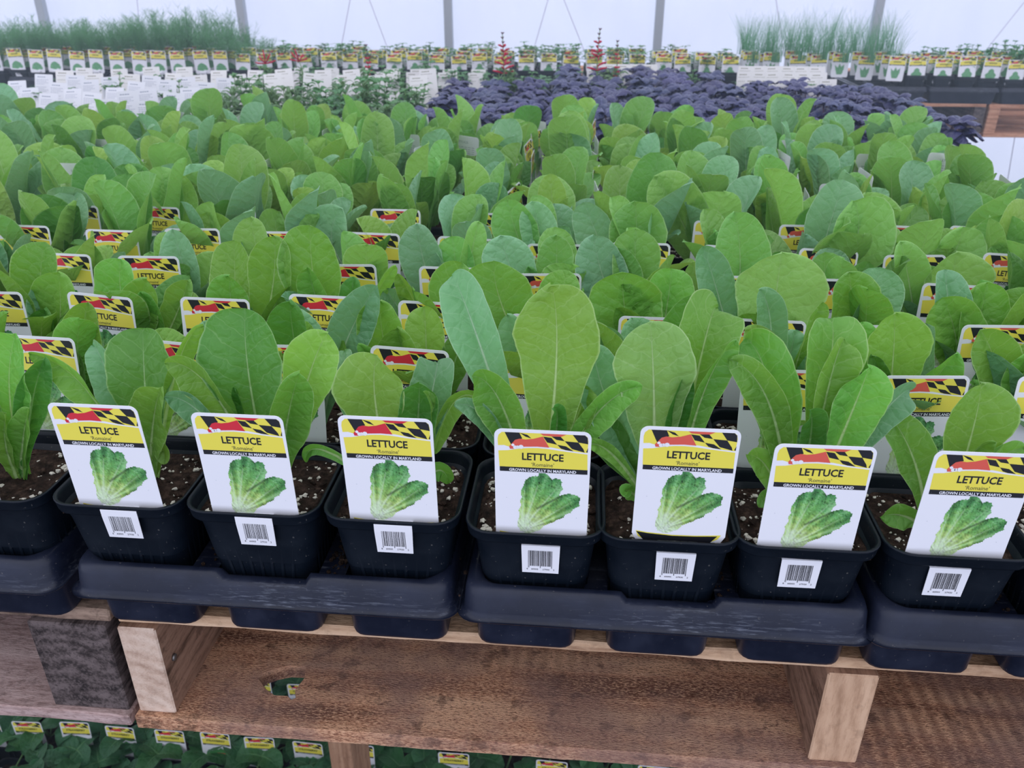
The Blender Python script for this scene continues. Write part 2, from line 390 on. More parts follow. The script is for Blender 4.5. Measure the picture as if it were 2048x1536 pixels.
LEAVES = [  # row, column, middle and tip of the midrib from the crown (0.1 mm), width, roll, tint
(0,8,124,0,668,316,0,1202,492,0,'g'), (0,8,285,-42,618,563,-120,1082,217,35,'d'), (0,8,182,-70,385,414,-200,741,171,0,'g'), 
(0,8,38,-63,332,219,-180,683,197,0,'g'), (0,8,-82,35,559,-90,100,923,322,0,'g'), (0,9,123,63,758,137,180,1192,480,0,'m'), 
(0,9,-220,-14,744,-572,-40,1076,214,20,'g'), (0,9,206,-77,562,415,-220,954,304,0,'g'), (0,9,391,28,942,624,80,1277,143,55,'g'), 
(0,9,-133,105,725,-328,300,986,219,0,'b'), (0,9,205,-42,339,254,-120,286,134,0,'y'), (0,10,-57,42,862,-42,120,1389,562,0,'m'), 
(0,10,340,0,863,539,0,1283,353,8,'g'), (0,10,203,-77,610,399,-220,1095,289,30,'g'), (0,10,-267,-56,826,-520,-160,1100,236,15,'g'), 
(0,10,-343,-77,641,-541,-220,880,171,0,'b'), (0,10,-101,-21,641,-118,-60,884,89,40,'d'), (0,11,-138,0,751,-98,0,1139,465,0,'y'), 
(0,11,-316,98,729,-402,280,1021,206,0,'b'), (0,11,218,77,765,254,220,992,288,0,'b'), (0,11,147,-28,665,184,-80,1005,263,10,'d'), 
(0,11,242,-52,645,221,-150,959,67,60,'g'), (0,11,-511,0,377,-675,0,286,84,0,'g'), (0,11,247,17,251,326,50,134,140,0,'g'), 
(0,12,104,-49,1106,63,-140,1707,520,0,'y'), (0,12,-386,105,1139,-600,300,1593,312,0,'b'), (0,12,-225,-42,778,-431,-120,1075,290,10,'g'), 
(0,12,-308,-56,668,-544,-160,878,140,0,'b'), (0,12,-430,14,851,-731,40,372,153,25,'g'), (0,12,336,-42,730,654,-120,1048,204,10,'g'), 
(0,12,238,0,701,326,0,959,206,0,'g'), (0,12,116,-98,675,95,-280,951,118,20,'d'), (0,13,-142,0,948,-204,0,1433,501,0,'p'), 
(0,13,145,105,1125,239,300,1424,403,0,'g'), (0,13,-407,42,765,-550,120,1221,315,0,'b'), (0,13,153,-28,903,318,-80,1370,199,35,'g'), 
(0,13,-385,35,540,-602,100,655,270,0,'d'), (0,13,-3,-14,703,61,-40,1113,164,30,'d'), (0,13,-385,-70,505,-591,-200,620,106,0,'g'), 
(0,13,-246,-87,226,-290,-250,295,102,0,'g'), (0,14,68,70,1033,58,200,1413,357,0,'y'), (0,14,57,0,997,99,0,1364,247,15,'g'), 
(0,14,222,-14,832,262,-40,1200,319,0,'g'), (0,14,402,35,776,604,100,984,200,10,'b'), (0,14,-269,-28,852,-596,-80,1238,231,15,'g'), 
(0,14,-257,77,907,-446,220,1254,341,0,'g'), (0,14,-26,-105,687,-134,-300,1028,179,0,'d'), (0,14,-220,-21,395,-393,-60,546,187,0,'g'), 
(0,14,-189,-70,230,-295,-200,234,141,0,'g'), (0,15,57,0,678,26,0,1101,423,0,'g'), (0,15,-229,42,485,-445,120,808,264,0,'g'), 
(0,15,37,-56,543,130,-160,777,148,20,'g'), (0,15,173,0,457,406,0,659,215,0,'g'), (0,15,-248,-42,111,-428,-120,147,174,0,'g'), 
(1,8,-13,0,398,-76,0,814,337,0,'d'), (1,8,85,35,567,194,100,1023,310,20,'g'), (1,8,155,70,278,287,200,590,250,0,'b'), 
(1,9,44,-35,278,159,-100,532,285,0,'g'), (1,9,111,70,320,193,200,625,247,0,'d'), (1,9,-103,70,310,-222,200,563,248,0,'g'), 
(1,10,336,-21,767,650,-60,1291,330,10,'b'), (1,10,-55,-28,712,-33,-80,1157,337,0,'d'), (1,10,44,70,359,79,200,658,284,0,'g'), 
(1,11,-277,0,642,-311,0,1154,384,0,'g'), (1,11,7,63,624,-14,180,1041,335,0,'y'), (1,11,-118,-35,535,-174,-100,976,372,10,'g'), 
(1,11,-218,-56,453,-468,-160,851,181,10,'g'), (1,11,208,35,559,347,100,919,236,0,'d'), (1,12,-182,0,600,-302,0,1074,279,0,'b'), 
(1,12,-120,-35,446,-176,-100,857,234,0,'y'), (1,13,-289,0,547,-447,0,1008,289,0,'b'), (1,13,7,35,456,24,100,768,272,0,'g'), 
(1,14,91,0,769,199,0,1258,202,35,'g'), (1,14,-113,0,924,-259,0,1334,222,0,'b'), (1,14,-121,-21,687,-327,-60,1042,319,10,'g'), 
(1,14,42,42,664,84,120,981,208,0,'b'), (1,15,-138,0,717,-217,0,1191,453,0,'g'), (1,15,113,-35,495,239,-100,940,269,10,'g'), 
(1,15,-172,-52,533,-365,-150,915,157,25,'d'), (1,15,-254,70,678,-356,200,1027,188,0,'g'), (1,15,-196,35,224,-369,100,444,193,0,'d'), 
(1,16,-275,0,668,-511,0,1075,339,10,'g'), (1,16,-111,-35,527,-205,-100,959,370,0,'g'), (2,6,839,0,412,997,0,916,326,10,'g'), 
(2,6,648,-35,268,756,-100,648,328,0,'g'), (2,7,265,0,476,374,0,964,490,0,'g'), (2,7,139,-35,285,217,-100,643,326,0,'d'), 
(2,7,373,0,330,596,0,685,279,0,'g'), (2,8,-74,42,629,-42,120,1061,421,0,'g'), (2,8,70,-28,466,280,-80,957,366,20,'g'), 
(2,8,406,-14,521,637,-40,940,273,0,'y'), (2,8,212,-42,427,212,-120,844,228,20,'g'), (2,8,485,-35,385,750,-100,736,183,30,'d'), 
(2,9,364,21,781,447,60,1329,410,0,'g'), (2,9,-1,-21,545,46,-60,1000,397,0,'g'), (2,9,308,-35,562,598,-100,940,153,40,'g'), 
(2,9,91,0,441,136,0,734,273,0,'b'), (2,10,-177,28,839,-172,80,1424,548,0,'g'), (2,10,-133,-42,631,-179,-120,1119,275,0,'y'), 
(2,10,293,-14,682,575,-40,1124,159,45,'g'), (2,10,111,35,560,153,100,963,224,0,'d'), (2,10,-352,70,626,-510,200,1002,248,0,'b'), 
(2,11,-169,-35,613,-349,-100,1078,203,20,'g'), (2,11,67,35,688,181,100,1116,397,0,'y'), (2,11,-291,0,547,-493,0,893,267,0,'b'), 
(2,12,-409,14,667,-521,40,1166,622,0,'y'), (2,12,123,0,454,244,0,742,220,0,'g'), (2,13,-220,0,617,-294,0,1114,650,0,'g'), 
(2,13,104,70,646,142,200,1086,435,0,'g'), (2,13,-108,-56,504,-337,-160,852,303,20,'g'), (2,14,101,0,798,95,0,1324,736,0,'p'), 
(2,14,-307,35,770,-526,100,1326,316,0,'b'), (2,15,-174,0,731,-274,0,1170,405,0,'g'), (2,15,-102,-42,614,-64,-120,1030,220,10,'b'), 
(2,15,8,-35,476,-6,-100,867,298,0,'d'), (2,16,-190,0,535,-413,0,977,465,15,'g'), (2,16,-43,35,572,-43,100,1083,423,0,'g'), 
(2,16,-271,70,732,-359,200,1148,303,0,'b'), (3,7,63,0,418,181,0,910,608,0,'g'), (3,7,302,-35,439,543,-100,890,256,0,'b'), 
(3,8,113,0,504,72,0,1106,376,8,'b'), (3,8,271,35,443,418,100,849,409,0,'g'), (3,8,-147,0,388,-208,0,864,359,0,'g'), 
(3,9,-80,0,687,-99,0,1245,390,0,'g'), (3,9,261,0,540,468,0,1011,301,0,'b'), (3,10,44,0,511,78,0,925,349,0,'g'), 
(3,11,-274,0,636,-368,0,1211,414,0,'b'), (3,11,-6,35,632,-51,100,1067,395,0,'g'), (3,11,121,35,739,220,100,1222,245,20,'g'), 
(3,12,-374,0,611,-542,0,1119,509,0,'b'), (3,12,-7,0,623,-10,0,1142,370,10,'g'), (3,12,-174,-35,475,-271,-100,852,216,0,'d'), 
(3,13,-376,0,588,-541,0,1147,476,0,'b'), (3,13,-116,35,686,-147,100,1186,464,0,'g'), (3,14,-14,0,729,-142,0,1401,514,0,'g'), 
(3,14,-320,0,516,-478,0,914,290,0,'g'), (3,14,247,35,573,339,100,1003,289,0,'d'), (3,15,-149,0,604,-223,0,1045,380,0,'g'), 
(3,15,90,0,561,198,0,961,285,0,'d'), (3,16,62,0,591,25,0,1077,612,0,'g'), (3,16,-298,0,679,-488,0,1158,329,0,'g'), 
(4,10,-543,0,612,-414,0,1087,495,0,'b'), (4,10,-1024,0,599,-1107,0,1044,387,0,'g'), (4,12,-396,0,669,-573,0,1234,474,0,'g'), 
(4,12,-181,0,675,-310,0,1213,398,0,'b'), (4,13,-50,0,703,-103,0,1248,595,0,'g'), (4,13,-393,0,694,-627,0,1226,427,20,'b'), 
(4,15,357,0,765,260,0,1291,675,0,'g'), (4,16,375,0,630,448,0,1055,498,0,'g'), (5,12,-96,0,686,-156,0,1302,364,0,'y'), 
(5,14,-345,0,723,-734,0,1291,637,0,'g'), 
]

# ---------------------------------------------------------------- printed plant tags
CW = 59.5           # card width, mm
def px(x, y):       # measured on one card: to millimetres from its top-left corner
    return ((x - 562) / 16.52, (y + 3) / 13.4)
def text_tris(body, size, center, width=None, bold=0.0, shear=0.0):
    cu = bpy.data.curves.new('t', 'FONT'); cu.body = body; cu.size = size; cu.align_x = 'CENTER'; cu.offset = bold; cu.shear = shear; cu.resolution_u = 2
    ob = bpy.data.objects.new('t', cu); col.objects.link(ob)
    bpy.context.view_layer.update()
    me = bpy.data.meshes.new_from_object(ob)
    me.calc_loop_triangles()
    vs = [v.co.copy() for v in me.vertices]; ts = [tuple(t.vertices) for t in me.loop_triangles]
    bpy.data.objects.remove(ob); bpy.data.curves.remove(cu); bpy.data.meshes.remove(me)
    x0 = min(v.x for v in vs); x1 = max(v.x for v in vs); k = (width / (x1 - x0)) if width else 1
    return [[(center[0] + (vs[i].x - (x0 + x1) / 2) * k, center[1] - vs[i].y) for i in t] for t in ts]
def round_card(w, h, r, clip_bottom=5):
    pts = []
    for cx, cy, a0 in ((w - r, r, -90), (r, r, 180)):
        for i in range(7): a = R(a0 + 15 * i); pts.append((cx + r * math.cos(a), cy + r * math.sin(a)))
    top_r = pts[:7]; top_l = pts[7:]
    return top_l + top_r + [(w, h - clip_bottom), (w - clip_bottom * .5, h), (clip_bottom * .5, h), (0, h - clip_bottom)]
def inside(p, poly):
    x, y = p; c = False; j = len(poly) - 1
    for i in range(len(poly)):
        xi, yi = poly[i]; xj, yj = poly[j]
        if (yi > y) != (yj > y) and x < (xj - xi) * (y - yi) / (yj - yi) + xi: c = not c
        j = i
    return c
def seg_d(p, a, b_):
    ax, ay = a; bx, by = b_; dx, dy = bx - ax, by - ay
    t = max(0, min(1, ((p[0] - ax) * dx + (p[1] - ay) * dy) / (dx * dx + dy * dy + 1e-9)))
    return math.hypot(p[0] - ax - t * dx, p[1] - ay - t * dy), t
class Card:
    """card in mm, x right, y down; built standing in the xz plane, front to -y, foot of the card at z=0"""
    def __init__(s, w, h, clip=5, r=5):
        s.bm = bmesh.new(); s.w = w; s.h = h; s.vl = s.bm.loops.layers.float_color.new('print')
        o = round_card(w, h, r, clip)
        f = [s.v(p, -.0002) for p in o]; b_ = [s.v(p, .0002) for p in o]
        s.bm.faces.new(list(reversed(f))); s.bm.faces.new(b_)
        for i in range(len(o)): s.bm.faces.new((f[i], f[(i + 1) % len(o)], b_[(i + 1) % len(o)], b_[i]))
    def v(s, p, y): return s.bm.verts.new(((p[0] - s.w / 2) / 1000, y, (s.h - p[1]) / 1000))
    def poly(s, pts, mi, lay=1, back=False):
        y = (.0002 + .00004 * lay) * (1 if back else -1)
        vs = [s.v(p, y) for p in pts]
        f = s.bm.faces.new(vs); f.material_index = mi
        f.normal_update()
        if (f.normal.y < 0) == back: f.normal_flip()
        return f
    def text(s, body, size, center, mi, width=None, bold=0, lay=3, back=False):
        for t in text_tris(body, size, center, width, bold):
            if back: t = [(s.w - a, b_) for a, b_ in t]
            s.poly(t, mi, lay, back)
    def picture(s, outline, fn, n=64, lay=2):
        xs = [p[0] for p in outline]; ys = [p[1] for p in outline]
        x0, x1, y0, y1 = min(xs), max(xs), min(ys), max(ys)
        nx = n; ny = n; ver = {}
        def g(i, j):
            if (i, j) not in ver: ver[(i, j)] = s.v((x0 + (x1 - x0) * i / nx, y0 + (y1 - y0) * j / ny), -(.0002 + .00004 * lay))
            return ver[(i, j)]
        for i in range(nx):
            for j in range(ny):
                c = (x0 + (x1 - x0) * (i + .5) / nx, y0 + (y1 - y0) * (j + .5) / ny)
                if not inside(c, outline): continue
                ks = ((i, j), (i + 1, j), (i + 1, j + 1), (i, j + 1))
                f = s.bm.faces.new([g(*k) for k in ks]); f.material_index = 6
                f.normal_update()
                if f.normal.y > 0: f.normal_flip()
                for lp in f.loops:
                    p = (lp.vert.co.x * 1000 + s.w / 2, s.h - lp.vert.co.z * 1000)
                    lp[s.vl] = (*fn(p), 1)
    def done(s, red): return mesh_of(s.bm, [M_card, M_yellow, M_ink, red, M_grey, M_wood_print, M_print], name='card')
def P(*a): return [px(x, y) for x, y in a]
def flag_and_title(c, title, twidth, sub=None, tsize=5.6):
    W = CW - 4.4
    # yellow ground of the waving flag
    wave = [(600, 160), (660, 156), (715, 170), (765, 190), (800, 178), (860, 165), (1000, 156), (1150, 160), (1290, 182), (1400, 193), (1510, 200)]
    c.poly([px(*p) for p in [(596, 95), (606, 55), (640, 27), (1478, 27), (1505, 45), (1515, 85)]] + [px(*p) for p in reversed(wave)], 1, 1)
    for q in ([(668, 27), (818, 27), (848, 84), (775, 99), (733, 146)], [(818, 27), (900, 46), (942, 80), (880, 64)],
              [(1058, 56), (1142, 64), (1202, 130), (1100, 112)], [(1142, 52), (1235, 50), (1277, 92), (1192, 82)],
              [(1355, 27), (1478, 27), (1506, 50), (1513, 112), (1415, 99)], [(1277, 92), (1415, 99), (1470, 165), (1482, 196), (1352, 166)],
              [(1202, 130), (1292, 142), (1372, 188), (1290, 180), (1240, 166)], [(1515, 150), (1512, 196), (1496, 190)]):
        c.poly(P(*q), 2, 2)
    c.poly(P((733, 146), (775, 99), (820, 86), (880, 92), (960, 82), (1055, 55), (1122, 162), (1000, 157), (860, 164), (800, 178), (765, 190), (722, 190), (714, 165)), 3, 3)
    c.poly(P((1030, 27), (1292, 27), (1240, 50), (1150, 50), (1060, 46)), 3, 3)
    for cx, cy, r in ((752, 150, 17), (775, 172, 22), (835, 166, 26), (800, 168, 18)):
        c.poly([px(cx + r * math.cos(k * .7854), cy + r * .8 * math.sin(k * .7854)) for k in range(8)], 0, 4)
    # yellow title band with a wavy top, black band
    top = [(602, 212), (700, 206), (800, 188), (900, 176), (1000, 172), (1100, 176), (1250, 192), (1400, 205), (1512, 214)]
    c.poly([px(*p) for p in top] + P((1519, 372), (612, 372)), 1, 1)
    c.poly(P((614, 372), (1520, 372), (1521, 419), (615, 419)), 2, 2)
    if title is None:      # too far off to read: a row of dark strokes
        for k in range(6): c.poly([(17 + k * 4.4, 17.6), (19.8 + k * 4.4, 17.6), (19.8 + k * 4.4, 21.6), (17 + k * 4.4, 21.6)], 2, 3)
    else: c.text(title, tsize * 1.32, (CW / 2 + .3, 22.2), 2, twidth, .2)
    if sub: c.text(sub, 4.0, (CW / 2 + .3, 26.9), 5, 14.2, .03)
    c.text('GROWN LOCALLY IN MARYLAND', 2.9, (CW / 2 + .3, 31.0), 0, 42, .07)
def lettuce_print(p):
    # a printed photograph of two romaine heads: white foot, yellow-green heart, dark crumpled tips
    base = px(870, 1040)
    d = math.hypot(p[0] - base[0], p[1] - base[1]) / 48
    n1 = noise.noise(Vector((p[0] * .28, p[1] * .28, 1))); n2 = noise.noise(Vector((p[0] * 1.1, p[1] * .9, 4)))
    n3 = abs(noise.noise(Vector((p[0] * .75, p[1] * .75, 9))))
    t = d + n1 * .16 + n2 * .10
    stops = [(0, (.66, .74, .62)), (.14, (.58, .72, .44)), (.32, (.42, .60, .16)), (.52, (.22, .47, .10)), (.78, (.12, .38, .10)), (1.1, (.05, .24, .08))]
    for (a, ca), (b_, cb) in zip(stops, stops[1:]):
        if t <= b_ or cb is stops[-1][1]:
            k = max(0, min(1, (t - a) / (b_ - a))); c = [x + (y - x) * k for x, y in zip(ca, cb)]; break
    cr = noise.noise(Vector((p[0] * .9 - p[1] * .5, p[1] * .35 + p[0] * .2, 2)))
    ang = math.atan2(p[0] - base[0], base[1] - p[1]); stk = noise.noise(Vector((ang * 9, d * 1.6, 7)))
    c = [x * (1 + n2 * .32 + cr * .35 + stk * .7 - .6 * max(0, .10 - n3) / .10 * min(1, d * 1.2)) for x in c]
    k = max(0, min(1, (stk + n2 * .6 - .05) * 2.0)) * .5; c = [x + (y - x) * k for x, y in zip(c, (.42, .62, .36))]
    # ribs and the dark seam between the heads
    for a, b_, w in ((px(870, 1000), px(1010, 560), 1.1), (px(905, 960), px(1220, 560), .9), (px(840, 960), px(880, 560), .6), (px(960, 990), px(1390, 700), .6)):
        dd, tt = seg_d(p, a, b_)
        k = max(0, 1 - dd / (w * (1.4 - tt))) * (1 - tt * .55)
        c = [x + (y - x) * k * .8 for x, y in zip(c, (.62, .76, .52))]
    dd, tt = seg_d(p, px(1010, 800), px(1250, 660))
    k = max(0, 1 - dd / 1.3); c = [x * (1 - .8 * k) for x in c]
    if p[1] > px(0, 760)[1] and p[0] > px(1200, 0)[0]: c = [x * .75 for x in c]
    return c
def lettuce_card(red):
    c = Card(CW, 87); flag_and_title(c, 'LETTUCE', 25.8, '\u2018Romaine\u2019')
    out = P((885, 1078), (830, 1055), (803, 1010), (800, 950), (822, 900), (812, 830), (835, 780), (828, 720), (843, 690), (836, 620), (862, 560), (882, 505), (925, 470), (985, 455), (1012, 462), (1020, 425),
            (1085, 424), (1130, 452), (1160, 485), (1190, 470), (1245, 482), (1262, 510), (1252, 545), (1280, 575), (1250, 610), (1238, 655), (1300, 632), (1345, 625), (1420, 640), (1458, 665), (1450, 720),
            (1455, 750), (1390, 790), (1362, 830), (1310, 850), (1285, 890), (1220, 912), (1190, 940), (1130, 962), (1080, 990), (1040, 1035), (960, 1072))
    c.picture(out, lettuce_print, 72)
    c.poly([(2.4, 79.8), (10, 81.0), (26, 82.2), (40, 81.9), (56.8, 80.6), (54.8, 84.2), (50, 87), (8, 87), (4, 84.5)], 1, 1)
    c.poly([(2.6, 80.5), (10, 81.7), (26, 82.9), (40, 82.6), (54.5, 81.6), (50.5, 87), (7.5, 87)], 2, 2)
    for x, y in ((4.2, 30), (7, 52), (52, 66)): c.poly([(x, y), (x + .5, y), (x + .4, y + .4)], 4, 2)
    # writing on the plain back
    c.text('LETTUCE', 5, (CW / 2, 12), 4, 22, .01, 1, True)
    for i in range(9):
        y = 18 + i * 3.4; w_ = (44, 40, 46, 30, 45, 42, 46, 38, 26)[i]
        for k in range(int(w_ / 6)): c.poly([(8 + k * 6.2, y), (12.6 + k * 6.2, y), (12.6 + k * 6.2, y + .7), (8 + k * 6.2, y + .7)], 4, 1, True)
    return c.done(red)
def berry_print(p):
    n2 = noise.noise(Vector((p[0] * 1.0, p[1], 4)))
    d1 = math.hypot(p[0] - 20, p[1] - 60); d2 = math.hypot(p[0] - 38, p[1] - 55)
    if (d1 < 9 and p[1] > 54) or (d2 < 9 and p[1] > 50): c = (.62, .03, .04)
    else: c = (.06, .26, .07)
    return [x * (1 + n2 * .8) for x in c]
def strawberry_card():
    c = Card(CW, 84); flag_and_title(c, 'STRAWBERRY', 38, None, 5.0)
    out = [(8, 52), (13, 44), (20, 46), (24, 38), (32, 42), (38, 37), (47, 42), (51, 52), (49, 61), (42, 68), (34, 65), (27, 71), (17, 71), (10, 64)]
    c.picture(out, berry_print, 30); return c.done(M_red)
def blob_card(shape):
    c = Card(CW, 84); flag_and_title(c, None, 20, None, 5.0)
    if shape == 'dill': out = [(8, 70), (10, 58), (16, 50), (26, 45), (36, 46), (46, 53), (52, 64), (50, 72), (38, 70), (28, 74), (16, 71)]
    elif shape == 'parsley': out = [(14, 68), (12, 58), (20, 50), (22, 42), (30, 38), (38, 42), (40, 50), (48, 58), (46, 68), (34, 72), (24, 72)]
    else: out = [(20, 74), (14, 56), (12, 42), (22, 50), (28, 36), (34, 48), (44, 40), (44, 56), (38, 74)]
    def fn(p):
        n2 = noise.noise(Vector((p[0] * .8, p[1] * .8, 4))); return [x * (1 + n2 * .8) for x in (.12, .34, .15)]
    c.picture(out, fn, 20); return c.done(M_red)
def stem_mesh(detail=True, low=False):
    """the narrow foot of a tag: drops behind the rim, passes the slot in the pot and hangs outside with its bar code"""
    bm = bmesh.new(); w = .0128
    # relative to the card's foot, which is 10 mm under the rim
    prof = [(.0006, .006), (.0003, .0008), (-.0010, -.0016), (-.0019, -.0020), (-.0020, -.0024), (-.0004, -.0255)] if low else [(.0006, .010), (.0002, .0074), (-.0051, .0070), (-.0053, .0066), (-.0051, .0010), (-.0036, -.0170)]
    prev = None
    for i, (y, z) in enumerate(prof):
        ww = w if i < len(prof) - 1 else w - .0006
        cur = [bm.verts.new((x, y + d, z)) for d in (-.0002, .0002) for x in (-ww, ww)]
        if prev:
            bm.faces.new((prev[0], prev[1], cur[1], cur[0])); bm.faces.new((prev[3], prev[2], cur[2], cur[3]))
            bm.faces.new((prev[1], prev[3], cur[3], cur[1])); bm.faces.new((prev[2], prev[0], cur[0], cur[2]))
        prev = cur
    bm.faces.new(prev[:2] + [prev[3], prev[2]])
    if detail:
        a = (prof[4][0], prof[4][1] - (.003 if low else -.001)); b_ = (prof[5][0], prof[5][1])
        def at(x, s_): # s_ 0..1 down the hanging face
            t = s_
            y = a[0] + (b_[0] - a[0]) * t; z = a[1] + (b_[1] - a[1]) * t
            return (x, y - .00028, z)
        rnd = random.Random(4); x = -.0082
        while x < .0080:
            wd = rnd.choice((.00022, .00022, .0004, .0006))
            lo = .78 if x < -.0070 or x > .0068 or abs(x) < .0003 else .70
            f = bm.faces.new([bm.verts.new(at(*q)) for q in ((x, .02), (x + wd, .02), (x + wd, lo), (x, lo))]); f.material_index = 1
            x += wd + rnd.choice((.00022, .0003, .0005))
        for body, cx_ in (('8', -.0088), ('60005', -.0038), ('27930', .0038), ('2', .0090)):
            tri = text_tris(body, 1.9, (0, 0), None, .01)
            for t in tri:
                f = bm.faces.new([bm.verts.new(at(cx_ + q[0] / 1000, .87 + q[1] / 1000 / (.022 if low else .018))) for q in t]); f.material_index = 1
    for f in bm.faces:
        if f.material_index == 1:
            f.normal_update()
            if f.normal.y > 0: f.normal_flip()
    return mesh_of(bm, [M_card, M_ink], name='stem')
ME_card_red = lettuce_card(M_red); ME_card_coral = lettuce_card(M_coral)
ME_card_berry = strawberry_card()
ME_card_dill = blob_card('dill'); ME_card_parsley = blob_card('parsley'); ME_card_chive = blob_card('chive')
ME_stem = stem_mesh(); ME_stem_low = stem_mesh(low=True)
def plant_tag(x, y, z, label, group, card=ME_card_red, rotz=0, lean=0, twist=0, name='lettuce_tag', stem=ME_stem):
    """(x, y, z): foot of the card, at the soil by the rim"""
    t = thing(name, label, 'plant tag', (x, y, z), rotz, group)
    c = link('card', card, t); c.rotation_euler = (lean, twist, 0)
    if stem: link('barcode_stem', stem, t)
    return t

# ---------------------------------------------------------------- pots, soil, trays
RIM = 1.214; POT_Z = 1.106
def pot_mesh():
    bm = bmesh.new(); H = RIM - POT_Z
    o = [(.0300, 0, .008), (.0305, .002, .010), (.0345, .040, .012), (.0378, .0745, .0135), (.0384, .076, .0138), (.0412, .0985, .0150), (.0452, .0990, .0160), (.0456, .1000, .0165),
         (.0462, H - .0022, .0165), (.0468, H - .0014, .0172), (.0468, H - .0004, .0172), (.0462, H, .0168), (.0446, H - .0006, .0158), (.0440, H - .0030, .0155),
         (.0405, .090, .0145), (.0370, .060, .013)]
    loft(bm, [(a, a, z, r) for a, z, r in o], n=6, cap0=True)
    # shallow pleats of the lower wall
    for v in bm.verts:
        if .0015 < v.co.z < .074:
            a = max(abs(v.co.x), abs(v.co.y))
            k = v.co.x if abs(v.co.y) > abs(v.co.x) else v.co.y
    for side in range(4):
        rot = Matrix.Rotation(side * math.pi / 2, 3, 'Z')
        for k in range(-3, 4):
            x = k * .0082
            pts = [Vector((x * .86, -.0352 - .0003, .044)), Vector((x, -.0378 + .0001, .073))]
            add = [(-.0012, 0), (0, -.0009), (.0012, 0)]
            A = [bm.verts.new(rot @ Vector((pts[0].x + dx, pts[0].y + dy - .0002, pts[0].z - .03 * 0))) for dx, dy in add]
            B = [bm.verts.new(rot @ Vector((pts[1].x + dx, pts[1].y + dy, pts[1].z))) for dx, dy in add]
            C_ = [bm.verts.new(rot @ Vector((x * .74 + dx, -.0310 + dy, .006))) for dx, dy in add]
            for i in range(2):
                bm.faces.new((A[i], A[i + 1], B[i + 1], B[i])); bm.faces.new((C_[i], C_[i + 1], A[i + 1], A[i]))
    return mesh_of(bm, M_pot, True, 'pot')
def soil_mesh(seed, perl=70):
    bm = bmesh.new(); rnd = random.Random(seed); n = 22; g = {}; h = .0412
    for i in range(n + 1):
        for j in range(n + 1):
            x = -h + 2 * h * i / n; y = -h + 2 * h * j / n
            # follow the rounded corners
            cx = max(0, abs(x) - (h - .014)); cy = max(0, abs(y) - (h - .014)); r = math.hypot(cx, cy)
            if r > .0135:
                k = .0135 / r; x = math.copysign(h - .014 + cx * k, x); y = math.copysign(h - .014 + cy * k, y)
            z = noise.noise(Vector((x * 60, y * 60, seed))) * .004 + noise.noise(Vector((x * 220, y * 220, seed + 5))) * .0022 + .003 * math.exp(-(x * x + y * y) / .0004)
            g[i, j] = bm.verts.new((x, y, .0955 + z))
    for i in range(n):
        for j in range(n): bm.faces.new((g[i, j], g[i + 1, j], g[i + 1, j + 1], g[i, j + 1])).smooth = True
    for k in range(perl):
        x = rnd.uniform(-.037, .037); y = rnd.uniform(-.037, .037)
        if k % 3: x = .037 * math.copysign(abs(rnd.random()) ** .4, x)
        r = rnd.choice((.0004, .0006, .0006, .0009, .0011, .0015, .0019))
        z = .0955 + noise.noise(Vector((x * 60, y * 60, seed))) * .004 + r * .6
        m = Matrix.Translation((x, y, z)) @ Matrix.Rotation(rnd.random() * 6, 4, 'Z') @ Matrix.Diagonal((r * rnd.uniform(.8, 1.5), r, r * .8, 1))
        res = bmesh.ops.create_icosphere(bm, subdivisions=1, radius=1, matrix=m)
        for v in res['verts']:
            v.co += Vector((rnd.uniform(-1, 1), rnd.uniform(-1, 1), rnd.uniform(-1, 1))) * r * .32
            for f in v.link_faces: f.material_index = 1
    for k in range(40):      # bark crumbs
        x = rnd.uniform(-.037, .037); y = rnd.uniform(-.037, .037); r = rnd.uniform(.0007, .0024)
        m = Matrix.Translation((x, y, .0965)) @ Matrix.Rotation(rnd.random() * 6, 4, 'Z') @ Matrix.Rotation(rnd.uniform(-.6, .6), 4, 'X') @ Matrix.Diagonal((r * 2.2, r, r * .7, 1))
        bmesh.ops.create_icosphere(bm, subdivisions=1, radius=1, matrix=m)
    return mesh_of(bm, [M_soil, M_perlite], False, 'soil')
ME_pot = pot_mesh()
ME_soil = [soil_mesh(i * 7 + 1, 110 + 40 * (i % 3)) for i in range(5)]
TRAY_W, TRAY_D = .282, .5795
PITCH_P = .0935
